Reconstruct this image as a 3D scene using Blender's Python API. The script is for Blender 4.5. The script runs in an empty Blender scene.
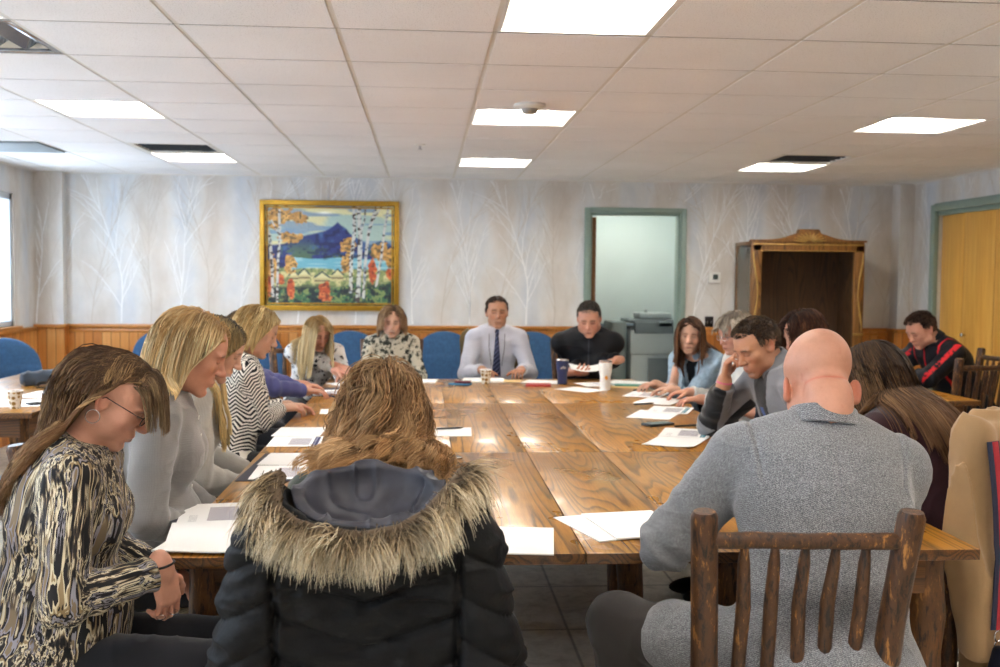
import bpy, bmesh, math, random, colorsys
import numpy as np
import openvdb
from mathutils import Vector, Matrix

QUAL = 1.0          # voxel size multiplier
COL = bpy.context.scene.collection
R = math.radians
rng = np.random.default_rng(11)
random.seed(5)
def A(*v): return np.array(v if len(v) > 1 else v[0], float)
def unit(v):
    v = np.asarray(v, float); n = np.linalg.norm(v); return v / (n if n > 1e-9 else 1)
def lerp(a, b, t): return a + (b - a) * t
def sstep(a, b, x):
    t = np.clip((x - a) / (b - a), 0, 1); return t * t * (3 - 2 * t)

# ------------------------------------------------------------------ materials
def srgb(h):
    if isinstance(h, str):
        h = h.lstrip('#'); c = [int(h[i:i + 2], 16) / 255 for i in (0, 2, 4)]
    else: c = list(h)
    return tuple((x / 12.92 if x <= .04045 else ((x + .055) / 1.055) ** 2.4) for x in c)
class NT:
    """tiny node graph helper"""
    def __init__(s, name, rough=.6, metal=0, spec=.5, **kw):
        s.m = bpy.data.materials.new(name); s.m.use_nodes = True
        s.n = s.m.node_tree.nodes; s.l = s.m.node_tree.links
        s.b = s.n['Principled BSDF']; s.b.inputs['Roughness'].default_value = rough
        s.b.inputs['Metallic'].default_value = metal
        s.b.inputs['Specular IOR Level'].default_value = spec
        for k, v in kw.items(): s.b.inputs[k.replace('_', ' ')].default_value = v
    def new(s, t, **props):
        n = s.n.new(t)
        for k, v in props.items():
            if k.startswith('i_'):
                key = k[2:]
                key = int(key) if key.isdigit() else key.replace('_', ' ')
                s.set(n, key, v)
            else: setattr(n, k, v)
        return n
    def set(s, n, key, v):
        if hasattr(v, 'is_linked') and hasattr(v, 'node'): s.l.new(v, n.inputs[key])
        else: n.inputs[key].default_value = v
    def coord(s, kind='Object'):
        if kind in ('pc', 'col'):
            a = s.new('ShaderNodeAttribute', attribute_name=kind); return a.outputs['Vector' if kind == 'pc' else 'Color']
        return s.new('ShaderNodeTexCoord').outputs[kind]
    def mapping(s, v, scale=(1, 1, 1), rot=(0, 0, 0), loc=(0, 0, 0)):
        m = s.new('ShaderNodeMapping'); s.l.new(v, m.inputs[0])
        m.inputs['Scale'].default_value = scale; m.inputs['Rotation'].default_value = rot; m.inputs['Location'].default_value = loc
        return m.outputs[0]
    def noise(s, v, scale=5, detail=3, rough=.5, dist=0, out='Fac', lac=2):
        n = s.new('ShaderNodeTexNoise'); s.l.new(v, n.inputs['Vector'])
        for k, x in (('Scale', scale), ('Detail', detail), ('Roughness', rough), ('Distortion', dist), ('Lacunarity', lac)): s.set(n, k, x)
        return n.outputs[out]
    def wave(s, v, scale=5, dist=0, detail=2, dscale=1, dirn='X', typ='BANDS', prof='SIN'):
        n = s.new('ShaderNodeTexWave', wave_type=typ, wave_profile=prof)
        if typ == 'BANDS': n.bands_direction = dirn
        else: n.rings_direction = dirn
        s.l.new(v, n.inputs['Vector'])
        for k, x in (('Scale', scale), ('Distortion', dist), ('Detail', detail), ('Detail Scale', dscale)): s.set(n, k, x)
        return n.outputs['Fac']
    def voro(s, v, scale=5, feature='F1', out='Distance', rnd=1):
        n = s.new('ShaderNodeTexVoronoi', feature=feature); s.l.new(v, n.inputs['Vector'])
        s.set(n, 'Scale', scale); s.set(n, 'Randomness', rnd); return n.outputs[out]
    def ramp(s, f, stops, interp='LINEAR'):
        n = s.new('ShaderNodeValToRGB'); s.l.new(f, n.inputs[0]); r = n.color_ramp; r.interpolation = interp
        while len(r.elements) < len(stops): r.elements.new(.5)
        while len(r.elements) > len(stops): r.elements.remove(r.elements[-1])
        for e, (p, c) in zip(r.elements, stops):
            e.position = p
            c = srgb(c) if isinstance(c, str) else (c if hasattr(c, '__len__') else (c, c, c)); e.color = (*c[:3], 1)
        return n.outputs[0]
    def mix(s, f, a, b, blend='MIX'):
        n = s.new('ShaderNodeMix', data_type='RGBA', blend_type=blend)
        for k, v in ((0, f), (6, a), (7, b)):
            if isinstance(v, str): v = (*srgb(v), 1)
            elif isinstance(v, tuple) and len(v) == 3: v = (*v, 1)
            s.set(n, k, v)
        return n.outputs[2]
    def math(s, op, a, b=0.0, c=None):
        n = s.new('ShaderNodeMath', operation=op); s.set(n, 0, a); s.set(n, 1, b)
        if c is not None: s.set(n, 2, c)
        return n.outputs[0]
    def sep(s, v):
        n = s.new('ShaderNodeSeparateXYZ'); s.l.new(v, n.inputs[0]); return n.outputs
    def comb(s, x, y, z):
        n = s.new('ShaderNodeCombineXYZ'); s.set(n, 0, x); s.set(n, 1, y); s.set(n, 2, z); return n.outputs[0]
    def base(s, v):
        if isinstance(v, str): v = (*srgb(v), 1)
        s.set(s.b, 'Base Color', v); return s
    def bump(s, h, strength=.3, dist=.01):
        n = s.new('ShaderNodeBump'); s.l.new(h, n.inputs['Height']); n.inputs['Strength'].default_value = strength
        n.inputs['Distance'].default_value = dist; s.l.new(n.outputs[0], s.b.inputs['Normal']); return s
    def rough(s, v): s.set(s.b, 'Roughness', v); return s
def plain(name, c, rough=.6, metal=0, spec=.5, nscale=0, namp=.08, bump=0, **kw):
    """a plain material with a faint mottled variation"""
    t = NT(name, rough, metal, spec, **kw); c = srgb(c)
    if nscale:
        o = t.coord(); f = t.noise(o, nscale, 4)
        t.base(t.ramp(f, [(.3, tuple(x * (1 - namp) for x in c)), (.7, tuple(min(1, x * (1 + namp)) for x in c))]))
        if bump: t.bump(f, bump, .003)
    else:
        o = t.coord(); f = t.noise(o, 60, 2)
        t.base(t.ramp(f, [(.3, tuple(x * .97 for x in c)), (.7, tuple(min(1, x * 1.03) for x in c))]))
    return t.m
def emis(name, c, strength):
    t = NT(name, .5); c = srgb(c); t.base((*c, 1)); t.b.inputs['Emission Color'].default_value = (*c, 1)
    t.b.inputs['Emission Strength'].default_value = strength; return t.m

# ------------------------------------------------------------------ objects
def link(o, parent=None):
    COL.objects.link(o)
    if parent is not None: o.parent = parent
    return o
def tag(o, label=None, cat=None, group=None, kind=None):
    for k, v in (('label', label), ('category', cat), ('group', group), ('kind', kind)):
        if v: o[k] = v
    return o
def empty(name, loc=(0, 0, 0), rz=0.0, label=None, cat=None, group=None):
    o = bpy.data.objects.new(name, None); o.empty_display_size = .1; link(o); o.location = loc; o.rotation_euler = (0, 0, rz)
    return tag(o, label, cat, group)
def mesh_obj(name, verts, faces, mats, parent=None, smooth=True, attrs=None, midx=None):
    me = bpy.data.meshes.new(name)
    verts = np.asarray(verts, np.float32); n = len(verts)
    if isinstance(faces, np.ndarray):
        me.vertices.add(n); me.vertices.foreach_set('co', verts.ravel())
        k = faces.shape[1]; me.loops.add(faces.size); me.loops.foreach_set('vertex_index', faces.ravel().astype(np.int32))
        me.polygons.add(len(faces)); me.polygons.foreach_set('loop_start', np.arange(0, faces.size, k, dtype=np.int32))
        me.update(calc_edges=True); me.validate()
    else:
        me.from_pydata(verts.tolist(), [], faces)
    if attrs:
        for k, v in attrs.items():
            v = np.asarray(v, np.float32)
            if k == 'col':
                at = me.color_attributes.new(k, 'FLOAT_COLOR', 'POINT')
                v = np.concatenate([v, np.ones((len(v), 1), np.float32)], 1); at.data.foreach_set('color', v.ravel())
            else:
                at = me.attributes.new(k, 'FLOAT_VECTOR', 'POINT'); at.data.foreach_set('vector', v.ravel())
    for m in (mats if isinstance(mats, (list, tuple)) else [mats]): me.materials.append(m)
    if midx is not None: me.polygons.foreach_set('material_index', np.asarray(midx, np.int32))
    me.polygons.foreach_set('use_smooth', np.full(len(me.polygons), bool(smooth)))
    me.update()
    o = bpy.data.objects.new(name, me); return link(o, parent)
def copy_tree(o, parent=None):
    c = o.copy(); COL.objects.link(c)
    if parent is not None: c.parent = parent
    for ch in list(o.children): copy_tree(ch, c)
    return c
class MB:
    """collects shapes into ONE mesh"""
    def __init__(s): s.v = []; s.f = []; s.mi = []; s.sm = []
    def add(s, vs, fs, mi=0, M=None, sm=False):
        b = len(s.v)
        for v in vs: s.v.append(tuple(M @ Vector(v)) if M is not None else tuple(v))
        for f in fs: s.f.append(tuple(b + i for i in f)); s.mi.append(mi); s.sm.append(sm)
        return s
    def box(s, c, d, mi=0, M=None, bev=0.0, taper=1.0):
        x, y, z = d[0] / 2, d[1] / 2, d[2] / 2
        if bev <= 0:
            vs = [(c[0] + a * x * (taper if k > 0 else 1), c[1] + b * y * (taper if k > 0 else 1), c[2] + k * z) for k in (-1, 1) for b in (-1, 1) for a in (-1, 1)]
            fs = [(0, 2, 3, 1), (4, 5, 7, 6), (0, 1, 5, 4), (2, 6, 7, 3), (0, 4, 6, 2), (1, 3, 7, 5)]
            return s.add(vs, fs, mi, M)
        bm = bmesh.new(); bmesh.ops.create_cube(bm, size=1)
        for v in bm.verts: v.co = Vector((v.co.x * d[0], v.co.y * d[1], v.co.z * d[2]))
        bmesh.ops.bevel(bm, geom=list(bm.edges), offset=min(bev, min(d) * .45), segments=2, profile=.5, affect='EDGES')
        bm.verts.index_update()
        s.add([(v.co.x + c[0], v.co.y + c[1], v.co.z + c[2]) for v in bm.verts], [[v.index for v in f.verts] for f in bm.faces], mi, M, True); bm.free()
        return s
    def tube(s, pts, rad, n=10, mi=0, cap=True, M=None, flat=1.0, jit=0, seed=0):
        """swept tube through pts; rad number or list"""
        pts = [Vector(p) for p in pts]; m = len(pts); rad = rad if hasattr(rad, '__len__') else [rad] * m
        rr = random.Random(seed); vs = []; up = None
        for i, p in enumerate(pts):
            d = (pts[min(i + 1, m - 1)] - pts[max(i - 1, 0)]); d.normalize()
            if up is None:
                up = Vector((0, 0, 1)) if abs(d.z) < .9 else Vector((0, 1, 0))
            x = d.cross(up); x.normalize(); y = x.cross(d); y.normalize(); up = y
            for j in range(n):
                a = 2 * math.pi * j / n; r = rad[i] * (1 + jit * (rr.random() - .5))
                vs.append(p + x * (math.cos(a) * r) + y * (math.sin(a) * r * flat))
        fs = [(i * n + j, i * n + (j + 1) % n, (i + 1) * n + (j + 1) % n, (i + 1) * n + j) for i in range(m - 1) for j in range(n)]
        if cap: fs += [tuple(range(n - 1, -1, -1)), tuple((m - 1) * n + j for j in range(n))]
        return s.add(vs, fs, mi, M, True)
    def lathe(s, prof, n=24, mi=0, M=None, cap=True):
        vs = [(r * math.cos(2 * math.pi * j / n), r * math.sin(2 * math.pi * j / n), z) for r, z in prof for j in range(n)]
        m = len(prof); fs = [(i * n + j, i * n + (j + 1) % n, (i + 1) * n + (j + 1) % n, (i + 1) * n + j) for i in range(m - 1) for j in range(n)]
        if cap: fs += [tuple(range(n - 1, -1, -1)), tuple((m - 1) * n + j for j in range(n))]
        return s.add(vs, fs, mi, M, True)
    def prism(s, poly, z0, z1, mi=0, M=None):
        """polygon in XY extruded in z"""
        n = len(poly); vs = [(x, y, z0) for x, y in poly] + [(x, y, z1) for x, y in poly]
        fs = [tuple(range(n - 1, -1, -1)), tuple(range(n, 2 * n))] + [(i, (i + 1) % n, n + (i + 1) % n, n + i) for i in range(n)]
        return s.add(vs, fs, mi, M)
    def obj(s, name, mats, parent=None, autosmooth=True):
        o = mesh_obj(name, s.v, s.f, mats, parent, smooth=False, midx=s.mi)
        o.data.polygons.foreach_set('use_smooth', s.sm)
        if autosmooth and any(s.sm):
            try: o.data.set_sharp_from_angle(angle=R(40))
            except Exception: pass
        return o
def TM(loc=(0, 0, 0), rot=(0, 0, 0)):
    from mathutils import Euler
    return Matrix.Translation(loc) @ Euler(rot).to_matrix().to_4x4()

# ------------------------------------------------------------------ noise
_T = rng.random((32, 32, 32)).astype(np.float32) * 2 - 1
def vnoise(P, scale=1.0, off=0.0):
    """smooth lattice noise, P (n,3), scale number or triple, result -1..1"""
    q = P * np.asarray(scale, np.float32) + off
    i = np.floor(q).astype(np.int32); f = (q - i).astype(np.float32); f = f * f * (3 - 2 * f); i &= 31; j = (i + 1) & 31
    x0, y0, z0 = i.T; x1, y1, z1 = j.T; fx, fy, fz = f.T
    a = _T[x0, y0, z0] * (1 - fx) + _T[x1, y0, z0] * fx; b = _T[x0, y1, z0] * (1 - fx) + _T[x1, y1, z0] * fx
    c = _T[x0, y0, z1] * (1 - fx) + _T[x1, y0, z1] * fx; d = _T[x0, y1, z1] * (1 - fx) + _T[x1, y1, z1] * fx
    return (a * (1 - fy) + b * fy) * (1 - fz) + (c * (1 - fy) + d * fy) * fz
def fold(P, scale, off=0.0):
    """ridged noise: sharp valleys, soft ridges, 0..1"""
    return 1 - np.abs(vnoise(P, scale, off))

# ------------------------------------------------------------------ distance-field modelling
class Sdf:
    def __init__(s): s.p = []; s.disp = None; s.dm = .0
    def rc(s, a, b, ra, rb, k=.02, op='u', cap=False):
        a = A(a); b = A(b); s.p.append((op, k, 'rc', (a.astype(np.float32), (b - a).astype(np.float32), ra, rb, cap), (a + b) / 2, np.linalg.norm(b - a) / 2 + max(ra, rb))); return s
    def el(s, c, r, Rm=None, k=.02, op='u'):
        Rm = np.eye(3) if Rm is None else np.asarray(Rm, float)   # rows = axes
        s.p.append((op, k, 'el', (A(c).astype(np.float32), np.asarray(r, np.float32), Rm.astype(np.float32)), A(c), max(r))); return s
    def bx(s, c, r, Rm=None, k=.01, op='u', rd=.005):
        Rm = np.eye(3) if Rm is None else np.asarray(Rm, float)
        s.p.append((op, k, 'bx', (A(c).astype(np.float32), np.asarray(r, np.float32), Rm.astype(np.float32), rd), A(c), float(np.linalg.norm(r)))); return s
    def pl(s, c, n, k=.004, op='i'):
        s.p.append((op, k, 'pl', (A(c).astype(np.float32), unit(n).astype(np.float32)), A(c), 1e9)); return s
    def fn(s, f, c, rad, k=.01, op='u'):
        s.p.append((op, k, 'fn', f, A(c), rad)); return s
    def one(s, kind, pr, P):
        if kind == 'rc':
            a, ab, ra, rb, cap = pr; q = P - a; L2 = float(ab @ ab) + 1e-12
            t = np.clip((q @ ab) / L2, 0, 1); d = np.linalg.norm(q - t[:, None] * ab, axis=1) - (ra + t * (rb - ra))
            if cap: d = np.maximum(d, ((q - ab) @ ab) / math.sqrt(L2))
            return d
        if kind == 'el':
            c, r, Rm = pr; q = (P - c) @ Rm.T; k0 = np.linalg.norm(q / r, axis=1); k1 = np.linalg.norm(q / (r * r), axis=1) + 1e-9
            return np.where(k0 < 1e-3, -float(r.min()), k0 * (k0 - 1) / k1)
        if kind == 'bx':
            c, r, Rm, rd = pr; q = np.abs((P - c) @ Rm.T) - (r - rd)
            return np.linalg.norm(np.maximum(q, 0), axis=1) + np.minimum(q.max(1), 0) - rd
        if kind == 'pl': c, n = pr; return (P - c) @ n
        return pr(P)
    def ev(s, P, prims=None):
        P = np.asarray(P, np.float32); d = np.full(len(P), 1.0, np.float32)
        for op, k, kind, pr, c, rad in (s.p if prims is None else prims):
            x = s.one(kind, pr, P)
            if op == 'u':
                h = np.maximum(k - np.abs(d - x), 0) / k; d = np.minimum(d, x) - h * h * k * .25
            else:
                if op == 's': x = -x
                h = np.maximum(k - np.abs(d - x), 0) / k; d = np.maximum(d, x) + h * h * k * .25
        return d
    def bounds(s, pad=.03):
        lo = np.full(3, 1e9); hi = -lo
        for op, k, kind, pr, c, rad in s.p:
            if op != 'u': continue
            if kind == 'rc':
                a, ab, ra, rb, _ = pr; m = max(ra, rb); lo = np.minimum(lo, np.minimum(a, a + ab) - m); hi = np.maximum(hi, np.maximum(a, a + ab) + m)
            elif kind == 'el':
                c_, r, Rm = pr; e = np.abs(Rm.T) @ r; lo = np.minimum(lo, c_ - e); hi = np.maximum(hi, c_ + e)
            else: lo = np.minimum(lo, c - rad); hi = np.maximum(hi, c + rad)
        return lo - pad, hi + pad
    def mesh(s, h):
        h *= QUAL; lo, hi = s.bounds(.02 + s.dm); B = 8
        nb = np.ceil((hi - lo) / (h * B)).astype(int); lev = 0
        while (1 << lev) < nb.max(): lev += 1
        lev = min(lev, 3); S = 1 << lev; nr = np.ceil(nb / S).astype(int)
        vol = np.full(tuple(nr * S * B), 1.0, np.float32)
        cells = np.stack(np.meshgrid(*[np.arange(n) for n in nr], indexing='ij'), -1).reshape(-1, 3)
        size = S
        def sel(C, size):       # prims that matter to each chunk of cells, grouped by 4-level parent
            return s.p
        while True:
            w = size * B * h; ctr = lo + (cells + .5) * w
            if size >= 4 or len(cells) < 600: d = s.ev(ctr)
            else: d = s.chunk_ev(ctr, w * .9)
            keep = np.abs(d) < w * .87 * 1.35 + s.dm + .01
            ins = (~keep) & (d < 0)
            for c in cells[ins] * size * B: vol[c[0]:c[0] + size * B, c[1]:c[1] + size * B, c[2]:c[2] + size * B] = -1
            cells = cells[keep]
            if size == 1: break
            o = np.stack(np.meshgrid(*[[0, 1]] * 3, indexing='ij'), -1).reshape(-1, 3)
            cells = (cells[:, None] * 2 + o[None]).reshape(-1, 3); size //= 2
        loc = np.stack(np.meshgrid(*[np.arange(B)] * 3, indexing='ij'), -1).reshape(-1, 3)
        key = cells // 4; key = (key[:, 0] * 4096 + key[:, 1]) * 4096 + key[:, 2]
        for kk in np.unique(key):
            cs = cells[key == kk]; idx = (cs[:, None] * B + loc[None]).reshape(-1, 3); P = (lo + idx * h).astype(np.float32)
            cc = P.mean(0); rr = float(np.linalg.norm(P - cc, axis=1).max()); pr = [p for p in s.p if p[0] in 'is' and p[2] == 'pl' or np.linalg.norm(p[4] - cc) < rr + p[5] + p[1] + .015 + s.dm]
            d = s.ev(P, pr)
            if s.disp is not None: d = d - s.disp(P)
            vol[idx[:, 0], idx[:, 1], idx[:, 2]] = np.clip(d, -1, 1)
        g = openvdb.FloatGrid(1.0); g.copyFromArray(vol); 
        pts, quads = g.convertToQuads(0.0)
        return (pts * h + lo).astype(np.float32), quads.copy()
    def chunk_ev(s, P, w):
        key = np.floor(P / .2).astype(int); key = (key[:, 0] + 512) * 1048576 + (key[:, 1] + 512) * 1024 + key[:, 2] + 512
        out = np.zeros(len(P), np.float32)
        for kk in np.unique(key):
            m = key == kk; q = P[m]; cc = q.mean(0); rr = float(np.linalg.norm(q - cc, axis=1).max())
            pr = [p for p in s.p if p[2] == 'pl' or np.linalg.norm(p[4] - cc) < rr + p[5] + p[1] + w * 2]
            out[m] = s.ev(q, pr)
        return out
    def grad(s, P, e=.002):
        g = np.stack([s.ev(P + np.float32(o)) - s.ev(P - np.float32(o)) for o in np.eye(3) * e], 1)
        return g / (np.linalg.norm(g, axis=1, keepdims=True) + 1e-9)

# ------------------------------------------------------------------ strands
def strand_mesh(S, rad, col, sides=3, taper=.35):
    """S (n,m,3) points, rad (n,), col (n,m,3) -> verts, quads, colours"""
    n, m, _ = S.shape
    d = np.gradient(S, axis=1); d /= np.linalg.norm(d, axis=2, keepdims=True) + 1e-9
    ref = np.where(np.abs(d[..., 2:]) < .9, A(0, 0, 1), A(0, 1, 0)); x = np.cross(d, ref); x /= np.linalg.norm(x, axis=2, keepdims=True) + 1e-9; y = np.cross(x, d)
    t = np.linspace(0, 1, m); w = (1 - (1 - taper) * t ** 2)[None, :, None] * np.asarray(rad)[:, None, None]
    V = np.stack([S + w * (math.cos(a) * x + math.sin(a) * y) for a in np.arange(sides) * 2 * math.pi / sides], 2)
    idx = np.arange(n * m * sides).reshape(n, m, sides); a = idx[:, :-1]; b = idx[:, 1:]
    Q = np.stack([a, np.roll(a, -1, 2), np.roll(b, -1, 2), b], -1).reshape(-1, 4)
    C = np.repeat(col[:, :, None, :], sides, 2)
    return V.reshape(-1, 3), Q, C.reshape(-1, 3)
def join_parts(parts):
    vs, fs, cs, b = [], [], [], 0
    for v, f, c in parts: vs.append(v); fs.append(f + b); cs.append(c); b += len(v)
    return np.concatenate(vs), np.concatenate(fs), np.concatenate(cs)
def grow(roots, dirs, lens, sdf, seg=18, grav=.35, stiff=.5, off=None, fall=(0, 0, -1), attract=None, post=None):
    n = len(roots); off = np.full(n, .004) if off is None else off
    p = roots.copy(); d = dirs.copy(); out = [p.copy()]; st = (lens / (seg - 1))[:, None]; fall = np.asarray(fall, float)
    if fall.ndim == 1: fall = np.tile(fall, (n, 1))
    for i in range(1, seg):
        gcur = grav * min(1, .35 + i / seg * 1.4)
        d = d * (1 - gcur) + fall * gcur
        if attract is not None: d = d + attract(p)
        d /= np.linalg.norm(d, axis=1, keepdims=True) + 1e-9
        p = p + d * st
        for _ in range(2):
            dd = sdf.ev(p); m = dd < off
            if m.any():
                g = sdf.grad(p[m]); p[m] += g * (off[m] - dd[m])[:, None]
        if post is not None: p = post(p)
        dn = p - out[-1]; L = np.linalg.norm(dn, axis=1, keepdims=True) + 1e-9; dn /= L
        d = d * stiff + dn * (1 - stiff); p = out[-1] + dn * np.minimum(L, st * 1.15); out.append(p.copy())
    return np.stack(out, 1)
# ------------------------------------------------------------------ people
def rotx(a): c, s = math.cos(a), math.sin(a); return np.array([[1, 0, 0], [0, c, -s], [0, s, c]])
def roty(a): c, s = math.cos(a), math.sin(a); return np.array([[c, 0, s], [0, 1, 0], [-s, 0, c]])
def rotz(a): c, s = math.cos(a), math.sin(a); return np.array([[c, -s, 0], [s, c, 0], [0, 0, 1]])
def gs(p, c, r):  # soft blob weight
    return np.exp(-(((p - A(c)) / A(r)) ** 2).sum(1))
HALF_PI = math.pi / 2

class Pose:
    """joints of a seated figure in its own frame: x to its right, y forward, z up"""
    def __init__(s, q):
        s.q = q; s.s = q.get('s', 1.0); s.male = q.get('male', False); s.g = q.get('girth', 1.0)
        k = s.s; lean, bend, side, tw = R(q.get('lean', 8)), R(q.get('bend', 8)), R(q.get('side', 0)), R(q.get('twist', 0))
        s.z0 = q.get('hipz', .555); s.H = A(0, 0, s.z0)
        def dr(a): return roty(side) @ A(0, math.sin(a), math.cos(a))
        s.P1 = s.H + dr(lean) * .17 * k; s.P2 = s.P1 + dr(lean + bend) * .20 * k; s.P3 = s.P2 + dr(lean + 2 * bend) * .165 * k
        s.u = dr(lean + bend * 1.5); tx = rotz(-tw) @ A(1, 0, 0); s.x = unit(tx - s.u * (tx @ s.u)); s.v = np.cross(s.u, s.x)
        s.up1 = dr(lean + bend * .5); s.v1 = np.cross(s.up1, unit(A(1, 0, 0) - s.up1 * s.up1[0]))
        s.Rt = np.stack([s.x, s.v, s.u])           # rows: chest axes
        sw = q.get('sw', .185 if s.male else .160) * k
        nl = R(q.get('neck', 15)); nd = unit(s.Rt.T @ (roty(R(q.get('neckside', 0))) @ A(0, math.sin(nl), math.cos(nl)))); s.nd = nd
        s.HC = s.P3 + nd * .115 * k + A(0, .012, .045) * k
        hy, hp, hr = q.get('head', (0, 10, 0)); s.Rh = (rotz(-R(hy)) @ rotx(-R(hp)) @ roty(R(hr))).T   # rows = head axes
        s.sh = []
        pro = q.get('protract', .02); rs = q.get('raise', (0, 0))
        for i, sx in ((0, -1), (1, 1)):
            s.sh.append(s.P3 + s.x * sx * sw + s.v * pro * k - s.u * .055 * k + s.u * rs[i])
        la, lf = .285 * k, .25 * k; s.arm = []
        z = -q['heading'] if 'heading' in q else 0
        for i, sx in ((0, -1), (1, 1)):
            hd = q['hands'][i]; W = A(hd['p']); S = s.sh[i]; v = W - S; D = np.linalg.norm(v); mx = (la + lf) * .985
            if D > mx and 'quiet' not in q: print('  reach', q['name_id'], i, round(D - mx, 3))
            if D > mx: W = S + v / D * mx; D = mx
            if D < .12: D = .12
            a = (la * la - lf * lf + D * D) / (2 * D); h = math.sqrt(max(la * la - a * a, 1e-4)); n = unit(v)
            pole = A(hd.get('pole', (sx * .5, -.2, -1))); pole = unit(pole - n * (pole @ n)); E = S + n * a + pole * h
            fd = unit(A(hd['f'])) if 'f' in hd else unit(W - E); pn = A(hd.get('n', (0, 0, -1))); pn = unit(pn - fd * (pn @ fd))
            s.arm.append((S, E, W, fd, pn, hd))
        s.legs = []
        for i, sx in ((0, -1), (1, 1)):
            lg = (q.get('legs') or [{}, {}])[i]; hp_ = s.H + A(sx * .095 * k, .0, -.01)
            kn = A(lg.get('knee', (sx * .14, .44 * k, .53))); an = A(lg.get('ankle', (sx * .13, .40 * k, .10)))
            s.legs.append((hp_, kn, an))

def head_sdf(S, P, k=None):
    """skull and face; all coordinates in the head frame, scaled"""
    s = P.s * P.q.get('hs', 1.0); Rm = P.Rh; C = P.HC
    def w(x, y, z): return C + Rm.T @ (A(x, y, z) * s)
    def el(c, r, k=.02, op='u', ax=None):
        S.el(w(*c), A(r) * s, Rm if ax is None else ax @ Rm, k * s, op)
    def rc(a, b, ra, rb, k=.012, op='u'): S.rc(w(*a), w(*b), ra * s, rb * s, k * s, op)
    m = P.male; jw = P.q.get('jaw', 1.06 if m else .93); fat = P.q.get('fat', 0)
    el((0, -.014, .032), (.076, .099, .083), .02); el((0, .028, .032), (.064, .062, .062), .03)
    el((0, .036, -.032), (.057 + fat * .6, .056, .074), .03)
    el((0, .038, -.074), (.046 * jw + fat, .045, .040), .03); rc((-.010 * jw, .075, -.106), (.010 * jw, .075, -.106), .016, .016, .03)
    for x in (-1, 1):
        el((x * (.046 * jw + fat), .006, -.066), (.020 + fat, .030, .030), .04)
        el((x * .043, .060, -.022), (.022, .020, .018), .03)                        # cheekbone
        el((x * .028, .080, .020), (.028, .014, .009 if m else .006), .016)          # brow
        el((x * .031, .1015, .001), (.019, .0165, .0120), .014, 's')                  # socket
        el((x * .031, .0745, -.001), (.0150, .0150, .0125), .004)                   # lidded eye
        el((x * .0125, .1005, -.0365), (.0085, .010, .0075), .006)                  # nostril wing
        S.fn_ear = True
        ea = rotz(x * R(-28)) @ rotx(R(-12))
        ez = P.q.get('ear', 0.0); ew = P.q.get('earx', 0); ec = (x * (.079 + ew), -.008, -.006 + ez)
        el(ec, (.0085, .019, .031), .008, 'u', ea); el((x * (.083 + ew), -.0045, -.002 + ez), (.0048, .0115, .020), .005, 's', ea)
        el((x * (.0805 + ew), -.006, -.026 + ez), (.007, .009, .010), .006, 'u', ea)
    rc((0, .086, .014), (0, .109, -.030), .0075, .0105, .012); el((0, .1125, -.0335), (.0105, .011, .0095), .008)
    rc((-.018, .086, -.068), (.018, .086, -.068), .010, .010, .02)
    el((0, .0935, -.0655), (.022, .0085, .0062), .006); el((0, .0925, -.0775), (.0185, .0085, .0070), .006)
    el((0, .1035, -.0712), (.026, .008, .0016), .003, 's')
    el((0, .094, -.091), (.022, .010, .006), .012, 's')
    nr = (.056 if m else .046) * P.q.get('neckr', 1.0)
    S.rc(w(0, -.030, -.045), P.P3 - P.u * .03 + P.v * .0, nr, nr * 1.08, .03)
    if P.q.get('nape'):          # folds at the back of a heavy neck
        el((0, -.070, -.066), (.049, .034, .036), .03); el((0, -.1130, -.040), (.060, .022, .0030), .007, 's')
        el((0, -.062, -.108), (.049, .045, .050), .03)
    return w

def hand_sdf(S, W, f, n, sx, hd, s, gap=1.0):
    f = unit(f); t = unit(np.cross(f, n)) * (1 if sx > 0 else -1); n = A(n)          # t points to the thumb
    fr = np.stack([t, f, n])
    S.rc(W - f * .03 * s, W + f * .012 * s, .026 * s, .024 * s, .02)
    S.el(W + f * .048 * s, (.040 * s, .050 * s, .0150 * s), fr, .015)
    c = hd.get('curl', .48); sp = hd.get('spread', .025) * gap; lens = ((.043, .026, .020), (.047, .030, .021), (.043, .028, .020), (.034, .021, .018))
    for i in range(4):
        la = (.029, .0098, -.0098, -.0285)[i]; K = W + f * (.090 - .004 * abs(i - 1)) * s + t * la * s * (1 + .08 * (gap > 1))
        S.rc(W + f * .02 * s + t * la * .6 * s, K, .0125 * s, .0105 * s, .010)
        d = unit(f + t * sp * (1.5 - i)); ci = c * (1 + .12 * i) if not isinstance(c, (list, tuple)) else c[i]; a = ci * .75; p = K; r = .0092
        for j in range(3):
            dd = d * math.cos(a) + n * math.sin(a); q = p + dd * lens[i][j] * s; S.rc(p, q, r * s, (r - .0009) * s, .0035); p = q; r -= .0009; a += ci * (1.15 if j == 0 else .75)
    th = hd.get('thumb', .5); p = W + f * .022 * s + t * .022 * s; d = unit(f * .62 + t * .72 + n * .25); r = .0135
    for j, L in enumerate((.042, .032, .025)):
        q = p + d * L * s; S.rc(p, q, r * s, (r - .0018) * s, .008); p = q; r -= .0015; d = unit(d + f * .35 * th - t * .25 * th + n * .22 * th)
    return p

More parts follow.
